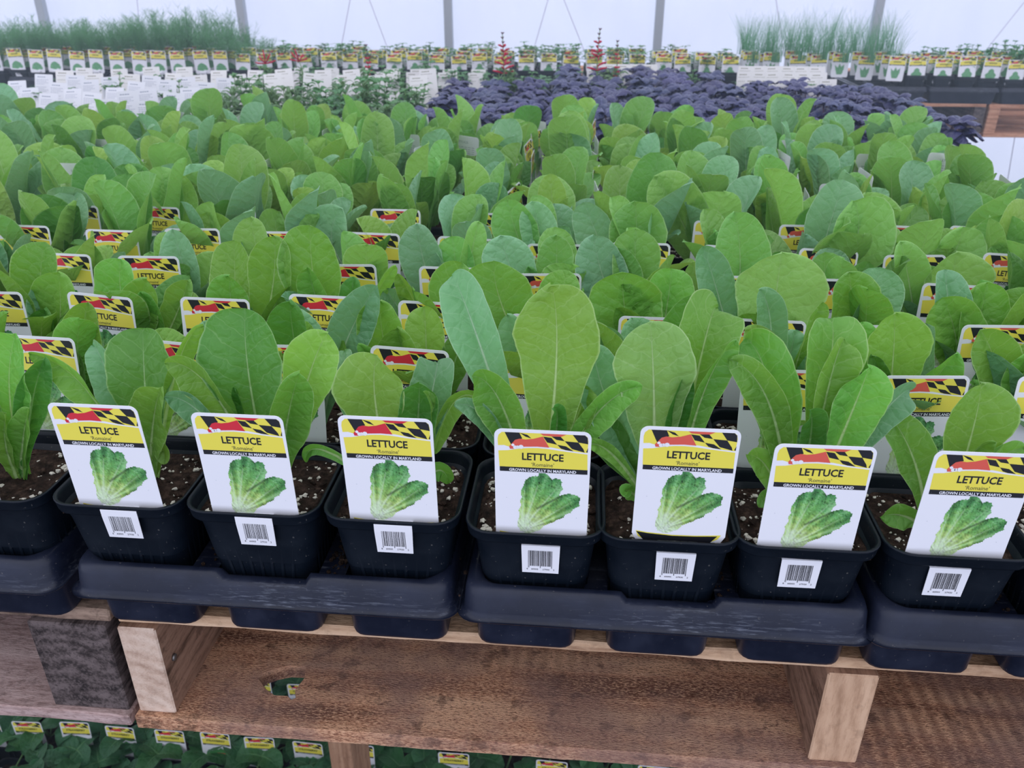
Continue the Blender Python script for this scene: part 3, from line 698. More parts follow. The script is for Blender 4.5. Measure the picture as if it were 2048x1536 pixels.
def tray_mesh():
    """shallow nursery tray: rim with a flared lip and a hand notch, three by six tapered cups"""
    bm = bmesh.new(); hx, hy = TRAY_W / 2, TRAY_D / 2; z0 = 1.101
    prof = [(.0000, .0405, .012), (.0012, .0400, .012), (.0050, .0420, .013), (.0068, .0475, .013), (.0085, .0580, .0125), (.0105, .0612, .012), (.0150, .0622, .011), (.0185, .0585, .010), (.0200, .0500, .010), (.0240, .0500, .010)]
    prof = [(a, z + .0005, r) for a, z, r in [(0, .0392, .012), (.0003, .0384, .012), (.0022, .0384, .012), (.0040, .0402, .012), (.0046, .0440, .013), (.0058, .0560, .0125), (.0072, .0600, .012), (.0100, .0620, .011), (.0135, .0622, .011), (.0165, .0600, .010), (.0185, .0540, .010), (.0200, .0500, .010), (.0240, .0500, .010)]]
    n = 5
    def ring(inset, z, r):
        pts = []
        base = rsq(hx - inset, hy - inset, max(.004, r - inset * .3), n)
        k = len(base)
        for i in range(k):
            a = base[i]; b_ = base[(i + 1) % k]; L = math.hypot(b_[0] - a[0], b_[1] - a[1])
            m = max(1, int(L / .0045)) if L > .05 else 1
            for q in range(m): pts.append((a[0] + (b_[0] - a[0]) * q / m, a[1] + (b_[1] - a[1]) * q / m))
        return pts
    ref = None; prev = None
    for ins, z, r in prof:
        # rebuild every ring on the vertex spacing of the first
        if ref is None: ref = ring(0, z, .014); kk = len(ref)
        cur = []
        for (x, y) in ref:
            sx = (hx - ins) / hx; sy = (hy - ins) / hy
            zz = z
            if z > .047:                                     # hand notch in the middle of each side
                d = abs(x - .004) if abs(y) > hy * .97 else 1
                if d < .036: k_ = min(1, (.036 - d) / .003); zz = z - k_ * (z - .047) * .42
            cur.append(bm.verts.new((x * sx, y * sy, zz)))
        if prev:
            for i in range(kk): bm.faces.new((prev[i], prev[(i + 1) % kk], cur[(i + 1) % kk], cur[i]))
        prev = cur
    # web between the cups, with square openings
    zt = .0505; cell = .0370
    xs = [-hx + .0235]; ys = [-hy + .0235]
    for i in range(3):
        c = (i - 1) * PITCH_P; xs += [c - cell, c + cell]
    xs.append(hx - .0235)
    for j in range(6):
        c = (j - 2.5) * PITCH_P; ys += [c - cell, c + cell]
    ys.append(hy - .0235); xs[0] = min(xs[0], xs[1] - .001); xs[-1] = max(xs[-1], xs[-2] + .001); ys[0] = min(ys[0], ys[1] - .001); ys[-1] = max(ys[-1], ys[-2] + .001)
    for i in range(len(xs) - 1):
        for j in range(len(ys) - 1):
            if i % 2 == 1 and j % 2 == 1: continue
            bm.faces.new([bm.verts.new(q) for q in ((xs[i], ys[j], zt), (xs[i + 1], ys[j], zt), (xs[i + 1], ys[j + 1], zt), (xs[i], ys[j + 1], zt))])
    for i in range(3):
        for j in range(6):
            cx = (i - 1) * PITCH_P; cy = (j - 2.5) * PITCH_P
            rings = [(.0376, .0505, .004), (.0374, .0460, .009), (.0370, .036, .010), (.0356, .0035, .010), (.0350, .0008, .010), (.0338, 0, .009)]
            pv = None
            for h_, z, r in rings:
                cur = []
                for x, y in rsq(h_, h_, r, 4): cur.append(bm.verts.new((cx + x, cy + y, z)))
                if pv:
                    kq = len(cur)
                    for q in range(kq): bm.faces.new((pv[q], pv[(q + 1) % kq], cur[(q + 1) % kq], cur[q]))
                pv = cur
            bm.faces.new(pv)
    bmesh.ops.recalc_face_normals(bm, faces=bm.faces)
    me = mesh_of(bm, M_tray, True, 'tray')
    return me
ME_tray = tray_mesh()
def add_tray(x, y, z, label, group, rotz=0, sx=1):
    t = link('seedling_tray', ME_tray, None, (x, y, z)); t.rotation_euler.z = rotz
    tag(t, label, 'tray', group); return t

# ---------------------------------------------------------------- the setting
def struct(name, bm, m, smooth=False):
    o = link(name, mesh_of(bm, m, smooth, name)); o['kind'] = 'structure'; return o
def ground_mat():
    m, nt, p, out = new_mat('ground_cloth'); b = NB(nt); setp(p, (.02, .02, .022), .85, .2)
    tc = b.n('ShaderNodeTexCoord').outputs['Object']
    c = b.ramp(b.noise(tc, 3, 5, .7), [(.35, (.012, .013, .016)), (.7, (.05, .048, .045))]); b.l(c, p.inputs['Base Color'])
    b.bump(b.noise(b.mapping(tc, (300, 20, 1)), 3, 2), .002, .4, p); return m
bm = bmesh.new(); add_box(bm, (-7, -1.5, -.05), (7, 5.4, 0)); struct('floor', bm, ground_mat())
def film_mat():
    m, nt, p, out = new_mat('greenhouse_film'); b = NB(nt); setp(p, (.80, .86, .96), .45, .3)
    tc = b.n('ShaderNodeTexCoord').outputs['Object']
    f = b.noise(b.mapping(tc, (1.2, 1, .5), (0, .5, 0)), 2.2, 4, .6, 1.0)
    c = b.mix(f, (.76, .82, .93), (.88, .92, 1.0)); b.l(c, p.inputs['Base Color'])
    tr = b.n('ShaderNodeBsdfTranslucent'); b.l(c, tr.inputs[0])
    mx = b.n('ShaderNodeMixShader'); mx.inputs[0].default_value = .62
    b.l(p.outputs[0], mx.inputs[1]); b.l(tr.outputs[0], mx.inputs[2]); b.l(mx.outputs[0], out.inputs[0]); return m
WALL_Y = 5.2
POSTS = [-5.73, -4.51, -3.285, -2.05, -.82, .388, 1.585, 2.81, 4.03]
bm = bmesh.new(); nx, nz = 260, 60; g = {}
for i in range(nx + 1):
    for k in range(nz + 1):
        x = -6.5 + 12 * i / nx; z = 2.6 * k / nz
        # cloth pulled tight at each hoop, with slack drag folds running down between them
        ph = (x - POSTS[0]) / 1.223; fx = ph - math.floor(ph)
        d = math.sin(fx * math.pi) * .03
        fold = math.sin((x * 9 + (z - 1.9) * 9 * (1 if fx > .5 else -1)) + 2 * noise.noise(Vector((x, z, 0)))) * .016 * (1 - fx * (1 - fx) * 2.0)
        fold += noise.noise(Vector((x * 2.2, z * 1.2, 3))) * .03
        g[i, k] = bm.verts.new((x, WALL_Y + d + fold, z))
for i in range(nx):
    for k in range(nz): bm.faces.new((g[i, k], g[i + 1, k], g[i + 1, k + 1], g[i, k + 1])).smooth = True
struct('wall_back', bm, film_mat())
M_hoop = plain('galvanised_hoop', (.40, .44, .48), .5, .5, .2)
M_cord = plain('pale_cord', (.55, .53, .66), .8)
vis = [i for i, x in enumerate(POSTS) if -3.5 < x < 1.8]
for i in vis:
    x = POSTS[i]; bm = bmesh.new()
    pts = [Vector((x, WALL_Y - .06, z / 10)) for z in range(0, 21)] + [Vector((x, WALL_Y - .06 - .05 * k * k, 2.0 + .12 * k)) for k in range(1, 6)]
    prev = None
    loft(bm, [(.024, .024, 0, .006), (.024, .024, 2.4, .006)], x, WALL_Y - .055, True, True)
    o = link('hoop_post', mesh_of(bm, M_hoop, False, 'hoop_post'))
    k = vis.index(i) + 1
    tag(o, 'grey steel greenhouse post against the white film wall, %s of the five in a row' % ORD[k], 'post', 'greenhouse posts')
cn = 0
CORDS = [(-1.39, .93, -1.475), (-1.275, .93, -1.17), (-.19, .93, -.30), (-.10, .93, .035), (1.08, .93, .98), (-2.60, .93, -2.68), (2.06, .93, 1.93), (.98, .93, 1.07)]
CORDS = [(-1.383, -1.475, 'between the second and third posts, slanting to the second'), (-1.268, -1.165, 'between the second and third posts, slanting to the third'),
         (-.245, -.335, 'between the third and fourth posts, slanting to the third'), (-.15, -.01, 'between the third and fourth posts, slanting to the fourth'),
         (1.02, 1.11, 'between the fourth and fifth posts'), (-2.66, -2.69, 'between the first and second posts'),
         (2.33, 2.16, 'beyond the fifth post, slanting to it'), (2.40, 2.43, 'beyond the fifth post, hanging almost straight')]
for x1, x0, w_ in CORDS:
    bm = bmesh.new(); tube(bm, [Vector((x1 + (x1 - x0) * 2.2, WALL_Y - .09, 2.03)), Vector((x1, WALL_Y - .09, 1.37)), Vector((x0, WALL_Y - .09, 1.07)), Vector((x0 - (x1 - x0) * 2.2, WALL_Y - .09, .41))], .0022, 5)
    o = link('wall_cord', mesh_of(bm, M_cord, True, 'cord'))
    tag(o, 'thin pale wall cord ' + w_, 'cord', 'cords on the film wall')

# humid air: a faint bluish haze, boxed to veil only behind the front row
def haze_mat():
    m = bpy.data.materials.new('humid_air'); m.use_nodes = True; nt = m.node_tree
    for n in list(nt.nodes): nt.nodes.remove(n)
    out = nt.nodes.new('ShaderNodeOutputMaterial'); v = nt.nodes.new('ShaderNodeVolumeScatter')
    v.inputs['Color'].default_value = (.72, .86, 1, 1); v.inputs['Density'].default_value = HAZE; v.inputs['Anisotropy'].default_value = .1
    nt.links.new(v.outputs[0], out.inputs['Volume']); return m
HAZE = .040
if HAZE:
    bm = bmesh.new(); add_box(bm, (-6.4, .60, .003), (5.4, 5.08, 2.55))
    tag(link('humid_haze', mesh_of(bm, haze_mat(), False, 'haze')), 'faint bluish haze of humid air in the greenhouse', 'haze', kind='stuff')

# ---------------------------------------------------------------- pallets
DECK = 1.0995
def board(x0, x1, y0, y1, z0, z1, m, parent, name, seed=0, rough=.0008, m_end=None):
    """a sawn board lying along x or y with slightly uneven edges; mesh origin at its corner"""
    bm = bmesh.new(); lx, ly = x1 - x0, y1 - y0
    n = max(2, int(max(lx, ly) / .02)); alongx = lx >= ly; off = seed * 3.7
    prev = None
    for i in range(n + 1):
        t = i / n; a = []
        for (u, v) in ((0, 0), (1, 0), (1, 1), (0, 1)):
            if alongx:
                x = x0 + lx * t; y = y0 + ly * u; z = z0 + (z1 - z0) * v
                y += noise.noise(Vector((x * 12, off + u * 5, v))) * rough * 2 + noise.noise(Vector((x * 90, off + u * 5, v))) * rough
                z += noise.noise(Vector((x * 14, off, u * 3 + v))) * rough
            else:
                y = y0 + ly * t; x = x0 + lx * u; z = z0 + (z1 - z0) * v
                x += noise.noise(Vector((y * 12, off + u * 5, v))) * rough
            a.append(bm.verts.new((x, y, z)))
        if prev:
            for k in range(4): bm.faces.new((prev[k], prev[(k + 1) % 4], a[(k + 1) % 4], a[k]))
        else: bm.faces.new(list(reversed(a)))
        prev = a
    bm.faces.new(prev); bmesh.ops.recalc_face_normals(bm, faces=bm.faces)
    b_ = bmesh.ops.bevel(bm, geom=[e for e in bm.edges if e.calc_face_angle(0) > .8], offset=.0012, segments=1, affect='EDGES')
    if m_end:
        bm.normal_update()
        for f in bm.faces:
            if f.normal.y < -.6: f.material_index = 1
    return link(name, mesh_of(bm, [m, m_end] if m_end else m, False, name), parent)
def pallet(x0, x1, y0, y1, top, label, m_deck, m_str, m_bot, m_mid, hole=None, seed=0, front_overlap=0):
    t = thing('wooden_pallet', label, 'pallet', ((x0 + x1) / 2, (y0 + y1) / 2, top - .114), 0, 'bench pallets')
    T = Vector(t.location); rnd = random.Random(seed)
    def put(o): o.matrix_parent_inverse = Matrix.Translation(-T); return o
    nb = 7; w = .092; gap = ((y1 - y0) - nb * w) / (nb - 1)
    for i in range(nb):
        a = y0 + i * (w + gap)
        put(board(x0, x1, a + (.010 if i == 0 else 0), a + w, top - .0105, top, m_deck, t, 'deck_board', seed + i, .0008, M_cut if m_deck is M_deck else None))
    nbot = 6 if m_bot is M_farwood else 3
    for i in range(nbot):
        b0 = y0 + (y1 - y0 - .14) * i / (nbot - 1)
        if i == 0 and hole:
            cu = bpy.data.curves.new('b', 'CURVE'); cu.dimensions = '2D'; cu.fill_mode = 'BOTH'; cu.extrude = .0062; cu.bevel_depth = .0008
            ou = []; r2 = random.Random(3)
            for k in range(80): ou.append((x0 + (x1 - x0) * k / 80, b0 + noise.noise(Vector((k * .9, 1, 0))) * .0012))
            ou.append((x1, b0)); ou.append((x1, b0 + .14))
            for k in range(20): ou.append((x1 - (x1 - x0) * (k + 1) / 20, b0 + .14))
            for pts in (ou, hole):
                sp = cu.splines.new('POLY'); sp.points.add(len(pts) - 1); sp.use_cyclic_u = True
                for q, p in zip(sp.points, pts): q.co = (p[0], p[1], 0, 1)
            ob = bpy.data.objects.new('b', cu); col.objects.link(ob); bpy.context.view_layer.update()
            me = bpy.data.meshes.new_from_object(ob); bpy.data.objects.remove(ob)
            me.transform(Matrix.Translation((0, 0, 1.100 - .114 + .0065))); me.materials.clear(); me.materials.append(m_bot)
            put(link('bottom_board', me, t))
        else:
            put(board(x0, x1, b0, b0 + .14, 1.100 - .114, 1.100 - .1015, m_bot, t, 'bottom_board', seed + 20 + i, .0012))
    for i, (cx, hw, m) in enumerate(m_str):
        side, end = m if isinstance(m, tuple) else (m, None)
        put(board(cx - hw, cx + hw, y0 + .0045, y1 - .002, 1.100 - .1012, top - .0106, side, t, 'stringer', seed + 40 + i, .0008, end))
    return t
HOLE = [(-.2600, .4880), (-.256, .4955), (-.2470, .5010), (-.2374, .5045), (-.2225, .5050), (-.2195, .4920), (-.2234, .4787), (-.2200, .4704), (-.2237, .4676), (-.2286, .4713), (-.2397, .4711), (-.2496, .4774)]
PL2 = pallet(-.3435, .757, .442, 1.63, DECK, 'brown wooden pallet under the front lettuce trays, knothole in its lower board', M_deck,
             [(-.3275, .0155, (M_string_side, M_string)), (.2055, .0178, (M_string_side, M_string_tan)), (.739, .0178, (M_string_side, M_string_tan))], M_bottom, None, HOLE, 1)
PL1 = pallet(-1.46, -.3495, .442, 1.63, DECK, 'greyish weathered wooden pallet at the lower left, dark end block beside the pale one', M_deck_grey,
             [(-1.44, .018, M_string_dark), (-.90, .018, M_string_dark), (-.3835, .0315, M_string_dark)], M_bottom_pink, None, None, 2)
PL3 = pallet(-.44, .80, 1.66, 2.86, DECK, 'wooden pallet behind the lettuce, carrying the purple basil trays', M_deck, [(-.42, .018, M_string), (.18, .018, M_string), (.78, .018, M_string)], M_bottom, None, None, 3)
PL4 = pallet(-1.98, -.46, 1.66, 2.86, DECK, 'wooden pallet behind the lettuce, carrying the white-tagged herb trays', M_deck_grey, [(-1.96, .018, M_string), (-1.2, .018, M_string), (-.48, .018, M_string)], M_bottom, None, None, 4)
FY = 3.22
FAR = [(-3.10, -1.995, 'leftmost pallet of the far bench, under the dill'), (-1.985, -.88, 'second pallet of the far bench, under the dill and herbs'), (-.87, .295, 'third pallet of the far bench, behind the salvia spikes'),
       (.305, 1.435, 'orange-brown pallet of the far bench, ending at the dark block right of the basil'), (1.445, 2.56, 'orange-brown pallet at the right end of the far bench')]
for i, (a, b_, s) in enumerate(FAR):
    pallet(a, b_, FY, FY + 1.2, DECK, s, M_farwood, [(a + .02, .019, M_farwood), ((a + b_) / 2, .019, M_farwood), (b_ - .02, .019, M_string_dark if i == 3 else M_farwood)], M_farwood, None, None, 10 + i)
# timber posts that carry the benches
def post(x, y, w, d, label, m=M_post):
    bm = bmesh.new(); add_box(bm, (-w / 2, -d / 2, 0), (w / 2, d / 2, 1.100 - .1142)); bmesh.ops.bevel(bm, geom=bm.edges[:], offset=.0015, segments=1, affect='EDGES')
    o = link('bench_post', mesh_of(bm, m, False, 'post'), None, (x, y, 0)); return tag(o, label, 'post', 'bench posts')
post(-.345, .90, .036, .085, 'timber post holding up the pallets, standing among the strawberry pots')
post(.70, .60, .036, .085, 'timber post under the right end of the brown front pallet')
post(-1.42, .60, .036, .085, 'timber post under the left end of the grey front pallet')
for x in (-1.9, -.45, .76): post(x, 1.9, .05, .085, 'timber post under the %s of the middle bench' % {-1.9: 'left end', -.45: 'centre joint', .76: 'right end'}[x])
for k, x in enumerate((-3.0, -1.99, -.875, .30, 1.44, 2.5)): post(x, FY + .5, .06, .085, 'timber post under the far bench, %s from its left end' % ORD[k + 1])

# nail head in the pale end block
bm = bmesh.new(); bmesh.ops.create_cone(bm, cap_ends=True, segments=12, radius1=.0032, radius2=.0026, depth=.0016, matrix=Matrix.Translation((-.3112, .4610, 1.0463)) @ Matrix.Rotation(R(90), 4, 'Y'))
nl = link('nail', mesh_of(bm, M_nail, True, 'nail'), PL2); nl.matrix_parent_inverse = Matrix.Translation(-Vector(PL2.location))

# ---------------------------------------------------------------- lettuce on the front bench
TSTART = [-1.2287, -.9402, -.6517, -.3632, -.0685, .2075, .4945]
CX = []
for k, s in enumerate(TSTART):
    for i in range(3): CX.append(s + TRAY_W / 2 + (i - 1) * (PITCH_P if k >= 0 else 0))
COLS = [-1.1765, -1.081, -.9857, -.8882, -.7927, -.697, -.5997, -.504, -.4087, -.311, -.2155, -.120, -.0235, .0645, .153, .2475, .339, .4305, .5325, .62]
TRAYX = [-1.081, -.7927, -.504, -.2155, .0645, .339, .6255]
ROWY = [.477 + .0935 * r + (.024 if r >= 6 else 0) for r in range(12)]
for k, x in enumerate(TRAYX):
    for j in range(2):
        if k == 6 and j == 1: continue
        if k < 2 and j == 0: continue
        yc = .7115 if j == 0 else 1.3195 - .0006
        where = ('front' if j == 0 else 'back')
        lab = {(2, 0): 'black tray at the left edge of the front row, on the grey pallet', (3, 0): 'black tray above the knothole, holding three front lettuce pots, scuffed white along its lip',
               (4, 0): 'black tray in the middle of the front row, notch under its centre pot', (5, 0): 'black tray at the right of the front row, on the brown pallet',
               (6, 0): 'black tray past the right edge of the front row, mostly out of view'}.get((k, j), 'black tray in the back half of the lettuce block, %s from its left side' % ORD[k + 1])
        add_tray(x, yc, DECK + .0006, lab, 'lettuce trays')
rnd = random.Random(11)
# loose blades for the further rows: eight shapes, foot at the origin, leaning to +y, inner face towards -y
def kit_leaf(i):
    r_ = random.Random(100 + i); bm = bmesh.new()
    L = .128 + .012 * ((i * 7) % 4 - 1.5) / 1.5; lean = R((8, 14, 20, 28, 36, 11, 24, 44)[i % 8]); w = (.060, .052, .062, .049, .045, .047, .055, .042)[i % 8]
    out = (.25, .45, .1, .5, .6, .3, -.1, .7)[i % 8]
    tip = Vector((r_.uniform(-.012, .012), L * math.sin(lean), L * math.cos(lean)))
    mid = tip * .5 + Vector((r_.uniform(-.006, .006), -.010 * out, .010 * out))
    add_leaf(bm, (Vector((0, 0, 0)), mid, tip), w, Vector((0, -1, .15)), R(r_.uniform(-14, 14)), r_.uniform(.1, .45), i + 5, 5, 14, .05, r_.uniform(.22, .34), r_.uniform(.62, .72), fold=r_.uniform(.08, .36))
    return mesh_of(bm, [LM['g']], True, 'leaf')
KIT = [kit_leaf(i) for i in range(16)]
BUILT = {}
for e in LEAVES: BUILT.setdefault((e[0], e[1]), []).append(e)
def px_of(x, y, z):
    sp, cp, sy, cy = math.sin(PITCH), math.cos(PITCH), math.sin(YAW), math.cos(YAW)
    f = Vector((-sy * cp, cy * cp, -sp)); r = Vector((cy, sy, 0)); u = r.cross(f); v = Vector((x, y, z - CAM_H))
    return 1024 + 1641 * v.dot(r) / v.dot(f), 768 - 1641 * v.dot(u) / v.dot(f)
TINTS = 'ggggggbbbyyd'
LOOKS = {(0, 8): 'potted romaine lettuce at the left edge of the front row, cut by the frame',
 (0, 9): 'romaine lettuce with a thin folded leaf pointing left, first full pot of the front row',
 (0, 10): 'romaine lettuce with a broad upright leaf, behind the second full front tag',
 (0, 11): 'short romaine lettuce with a wavy yellow-green leaf, last pot of the knothole tray, front row',
 (0, 12): 'front-row romaine lettuce with one tall yellow-green oval leaf and a white midrib',
 (0, 13): 'front-row romaine lettuce with a pale oval leaf, behind the tag showing its black foot',
 (0, 14): 'bushiest front-row romaine lettuce, right of centre, with a bluish leaf bending left',
 (0, 15): 'romaine lettuce with a low round leaf over its rim, right end of front row'}
n_in_row = {}
def visible(x, y, m=130):
    a, b_ = px_of(x, y, 1.26); return -m < a < 2048 + m
for r in range(12):
    cs = [c for c in range(len(COLS)) if visible(COLS[c], ROWY[r], 700 if 9 < c <= 17 and r < 6 else 130) and not (r >= 6 and c == 19 and r > 7) and not (c < 6 and r < 6 and c < 2)]
    if r < 6: cs = [c for c in cs if c >= 6]
    for q, c in enumerate(cs):
        x, y = COLS[c], ROWY[r]
        jx, jy = (0, 0) if r == 0 else (rnd.uniform(-.0012, .0012), rnd.uniform(-.0012, .0012))
        lab = LOOKS.get((r, c)) or ('potted romaine lettuce, %s row from the front, %s from the row\u2019s left end' % (ORD[r + 1], ORD[q + 1]))
        t = thing('potted_lettuce', lab, 'lettuce', (x + jx, y + jy, POT_Z - (.0042 if c >= 12 else 0)), 0, 'potted romaine lettuces')
        p = link('pot', ME_pot, t); s = link('soil', ME_soil[(r * 3 + c) % 5], t); s.rotation_euler.z = (c % 4) * math.pi / 2
        crown = Vector((0, 0, .0925 + (.0042 if c >= 12 else 0)))
        spec = BUILT.get((r, c), [])
        for k, (_, _, mx, my, mz, tx, ty, tz, w, roll, ti) in enumerate(spec):
            bm = bmesh.new()
            M_ = Vector((mx, my, mz)) * 1e-4; T_ = Vector((tx, ty, tz)) * 1e-4
            a0 = math.atan2(T_.x, T_.y + .001); foot = Vector((math.sin(a0) * .006, -.004 if T_.y < 0 else .004, 0))
            big = w > 350
            add_leaf(bm, (foot, M_, T_), w * 1e-4, Vector((0, -1, .35)), R(roll if T_.x > 0 else -roll), .22 if not big else .16, r * 100 + c * 10 + k, 10 if r < 3 else 6, 30 if r < 3 else 16,
                     .06 if big else .09, .16 if big else .30, .66 if big else .60, .0017 if big else .0012, serr=.012, fold=.22 + .16 * ((r + c + k) % 3) / 2 if big else .42)
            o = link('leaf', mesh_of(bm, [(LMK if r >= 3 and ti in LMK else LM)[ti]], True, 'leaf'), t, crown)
        need = max(4 if r > 1 else 2, (8 if r < 4 else 7) - len(spec)) if r > 0 else 0
        a = rnd.random() * 6.28; sc_ = rnd.uniform(.9, 1.08)
        for k in range(need):
            a += 2.4 + rnd.uniform(-.4, .4)
            outer = k < 3
            if r >= 6 and 11 <= c <= 15: a = math.atan2(.42 * math.sin(a), math.cos(a))
            i = rnd.choice([2, 3, 4, 6, 7, 11, 12, 15]) if outer else rnd.choice([0, 1, 5, 8, 9, 13, 10, 14])
            o = link('leaf', KIT[i], t, crown + Vector((-math.sin(a) * .004, math.cos(a) * .004, 0)))
            lim = 1.0 if r >= 4 else (.84 if spec else 1.0)
            o.rotation_euler = (rnd.uniform(-.08, .08), rnd.uniform(-.1, .1), a)
            z_ = sc_ * rnd.uniform(.80, 1.04) * lim * (.9 if outer else 1)
            o.scale = (z_ * rnd.uniform(.9, 1.12), z_, z_)
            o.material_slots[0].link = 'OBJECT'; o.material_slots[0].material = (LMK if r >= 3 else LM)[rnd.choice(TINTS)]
        n_in_row[(r, c)] = q
# tags: the front tray's cards face the camera, the back trays stand turned sideways
TAGX = {8: -.0130, 9: .0060, 10: .0045, 11: .0035, 12: .0045, 13: .0050, 14: -.0035, 15: -.006}
TW = {8: 0, 9: .0, 10: .0, 11: 0, 12: 0, 13: 0, 14: .01, 15: .01}
WHICH = {8: 'cut by the left edge of the photo', 9: 'in the pot above the dark end block', 10: 'second from the tray\u2019s left corner', 11: 'last in the scuffed knothole tray',
         12: 'in front of the tall yellow-green leaf', 13: 'pushed up so its black foot shows', 14: 'on the bushy plant right of centre', 15: 'at the right edge of the photo'}
for (r, c), q in n_in_row.items():
    x, y = COLS[c], ROWY[r]
    if r == 0 and c < 16:
        low = c >= 12
        rim = RIM - (.0042 if low else 0)
        top = {8: 1.291, 9: 1.2918, 10: 1.2893, 11: 1.2918, 12: 1.2874, 13: 1.2935, 14: 1.2856, 15: 1.2855}[c]
        t = plant_tag(x + TAGX[c], y - .0408, top - .0868, 'front-row yellow and white LETTUCE tag ' + WHICH[c], 'lettuce tags', ME_card_red if c < 12 else ME_card_coral, TW[c], R(3.0), 0)
        for ch in t.children:
            if ch.name.startswith('barcode'):
                ch.location.z = rim - .010 - t.location.z
                if low: ch.data = ME_stem_low
    elif r < 6:
        j = random.Random(r * 31 + c)
        lean = R(-(6 + j.uniform(0, 6))) if r == 1 and c < 12 else R(j.uniform(-9, -1))
        plant_tag(x + j.uniform(-.004, .004) - .003, y - .0405, RIM - .011 - (.004 if c >= 12 else 0) + j.uniform(-.003, .002), 'yellow and white LETTUCE tag, %s row from the front, %s from that row\u2019s left end' % (ORD[r + 1], ORD[q + 1]), 'lettuce tags',
                  ME_card_red if c < 12 else ME_card_coral, R(j.uniform(-4, 4)), lean, R(j.uniform(-2, 3)))
    else:
        j = random.Random(r * 31 + c)
        side = 1 if c > 10 else -1
        a = R(88 * side + j.uniform(-16, 16)) if j.random() < .75 else R(180 + j.uniform(-25, 25))
        d = Vector((math.sin(a), -math.cos(a), 0)) * .0405
        plant_tag(x + d.x, y + d.y, RIM - .010 + j.uniform(-.004, .006), 'LETTUCE tag turned sideways, %s row from the front, %s from that row\u2019s left end' % (ORD[r + 1], ORD[q + 1]), 'turned lettuce tags',
                  ME_card_coral, a, R(j.uniform(-8, 2)), R(j.uniform(-5, 5)))

# crumbs of spilled soil on the webs of the front trays
bm = bmesh.new(); j = random.Random(5)
for (cx, cy, n) in ((-.1675, .468, 60), (-.03, .465, 6), (.20, .47, 40), (.295, .47, 30), (.1085, .468, 12), (-.2625, .468, 14), (-.07, .46, 10)):
    for k in range(n):
        r_ = j.uniform(.0006, .0018)
        bmesh.ops.create_icosphere(bm, subdivisions=1, radius=r_, matrix=Matrix.Translation((cx + j.gauss(0, .004), cy + j.gauss(0, .012), DECK + .051 + r_ * .6)))
tag(link('spilled_soil', mesh_of(bm, M_soil, False, 'crumbs')), 'dark crumbs of potting soil spilled between the front pots', 'soil', kind='stuff')

# ---------------------------------------------------------------- small kits for the benches behind
def simple_pot(h=.108, w=.0455):
    bm = bmesh.new(); loft(bm, [(w * .66, w * .66, 0, .008), (w * .9, w * .9, h - .012, .012), (w, w, h - .011, .012), (w, w, h, .012), (w * .93, w * .93, h, .012), (w * .88, w * .88, h - .012, .011)], n=2, cap0=True, cap1=True)
    for f in bm.faces:
        if f.normal.z > .9 or len(f.verts) > 8 and f.calc_center_median().z > .05: f.material_index = 1
    return mesh_of(bm, [M_pot, M_soil], False, 'pot')
ME_spot = simple_pot(); ME_fpot = simple_pot(.090, .0385)
def oval(t): return max(.10 if t < .1 else 0, math.sin(math.pi * min(1, max(0, t * .96 + .02)) ** .9) ** .75)
def basil_foliage(seed):
    r_ = random.Random(seed); bm = bmesh.new()
    for s in range(3):
        a = r_.random() * 6.28; tp = Vector((math.cos(a) * .018, math.sin(a) * .018, .105 + r_.uniform(-.008, .010) + .05)); ft = Vector((0, 0, .095))
        tube(bm, [ft, (ft + tp) * .5, tp], .0014, 5)
        for lev in range(3):
            b0 = ft.lerp(tp, (1.0, .75, .5)[lev]); n_ = 4 if lev == 0 else 3
            for k in range(n_):
                an = a + k * 6.283 / n_ + lev * .8 + r_.uniform(-.3, .3); L = r_.uniform(.036, .054) * (1 if lev else .8)
                up = r_.uniform(.1, .5) if lev else r_.uniform(.3, .9)
                d = Vector((math.cos(an), math.sin(an), 0))
                tip = b0 + d * L + Vector((0, 0, L * (up - .55))); mid = b0 + d * L * .5 + Vector((0, 0, L * up * .55))
                add_leaf(bm, (b0, mid, tip), L * .72, Vector((-d.x * .4, -d.y * .4, 1)), r_.uniform(-.3, .3), -.5, seed * 31 + s * 9 + k, 3, 6, .08, prof=oval, pucker=.0012, mi=1)
    return mesh_of(bm, [M_bud, M_basil], True, 'foliage')
def herb_foliage(seed, h=.08, L=.03, mat=None, nstem=6, ratio=.55, upright=.3):
    r_ = random.Random(seed); bm = bmesh.new()
    for s in range(nstem):
        a = r_.random() * 6.28; rr = r_.uniform(.006, .034); hh = h * r_.uniform(.6, 1.1)
        tp = Vector((math.cos(a) * rr, math.sin(a) * rr, .098 + hh)); ft = Vector((math.cos(a) * rr * .4, math.sin(a) * rr * .4, .095))
        tube(bm, [ft, ft.lerp(tp, .5), tp], .0010, 4, 0)
        n_ = 5
        for lev in range(n_):
            b0 = ft.lerp(tp, 1 - lev / n_)
            for k in range(2 if lev else 4):
                an = a + lev * 1.57 + k * (3.14 if lev else 1.57) + r_.uniform(-.4, .4); l = L * r_.uniform(.6, 1.1) * (.7 if lev == 0 else 1)
                d = Vector((math.cos(an), math.sin(an), 0))
                add_leaf(bm, (b0, b0 + d * l * .5 + Vector((0, 0, l * upright)), b0 + d * l + Vector((0, 0, l * (upright - .1)))), l * ratio, Vector((-d.x * .4, -d.y * .4, 1)), r_.uniform(-.4, .4), .2, seed * 17 + s * 5 + k, 2, 5, .05, prof=oval, mi=1)
    return mesh_of(bm, [M_stalk, mat or M_herb], True, 'foliage')
ME_basil = [basil_foliage(i) for i in range(5)]
ME_mint = [herb_foliage(i, .085, .030, M_herb) for i in range(4)]
ME_sage = [herb_foliage(i + 20, .075, .034, M_herb2, 6, .4, .5) for i in range(3)]
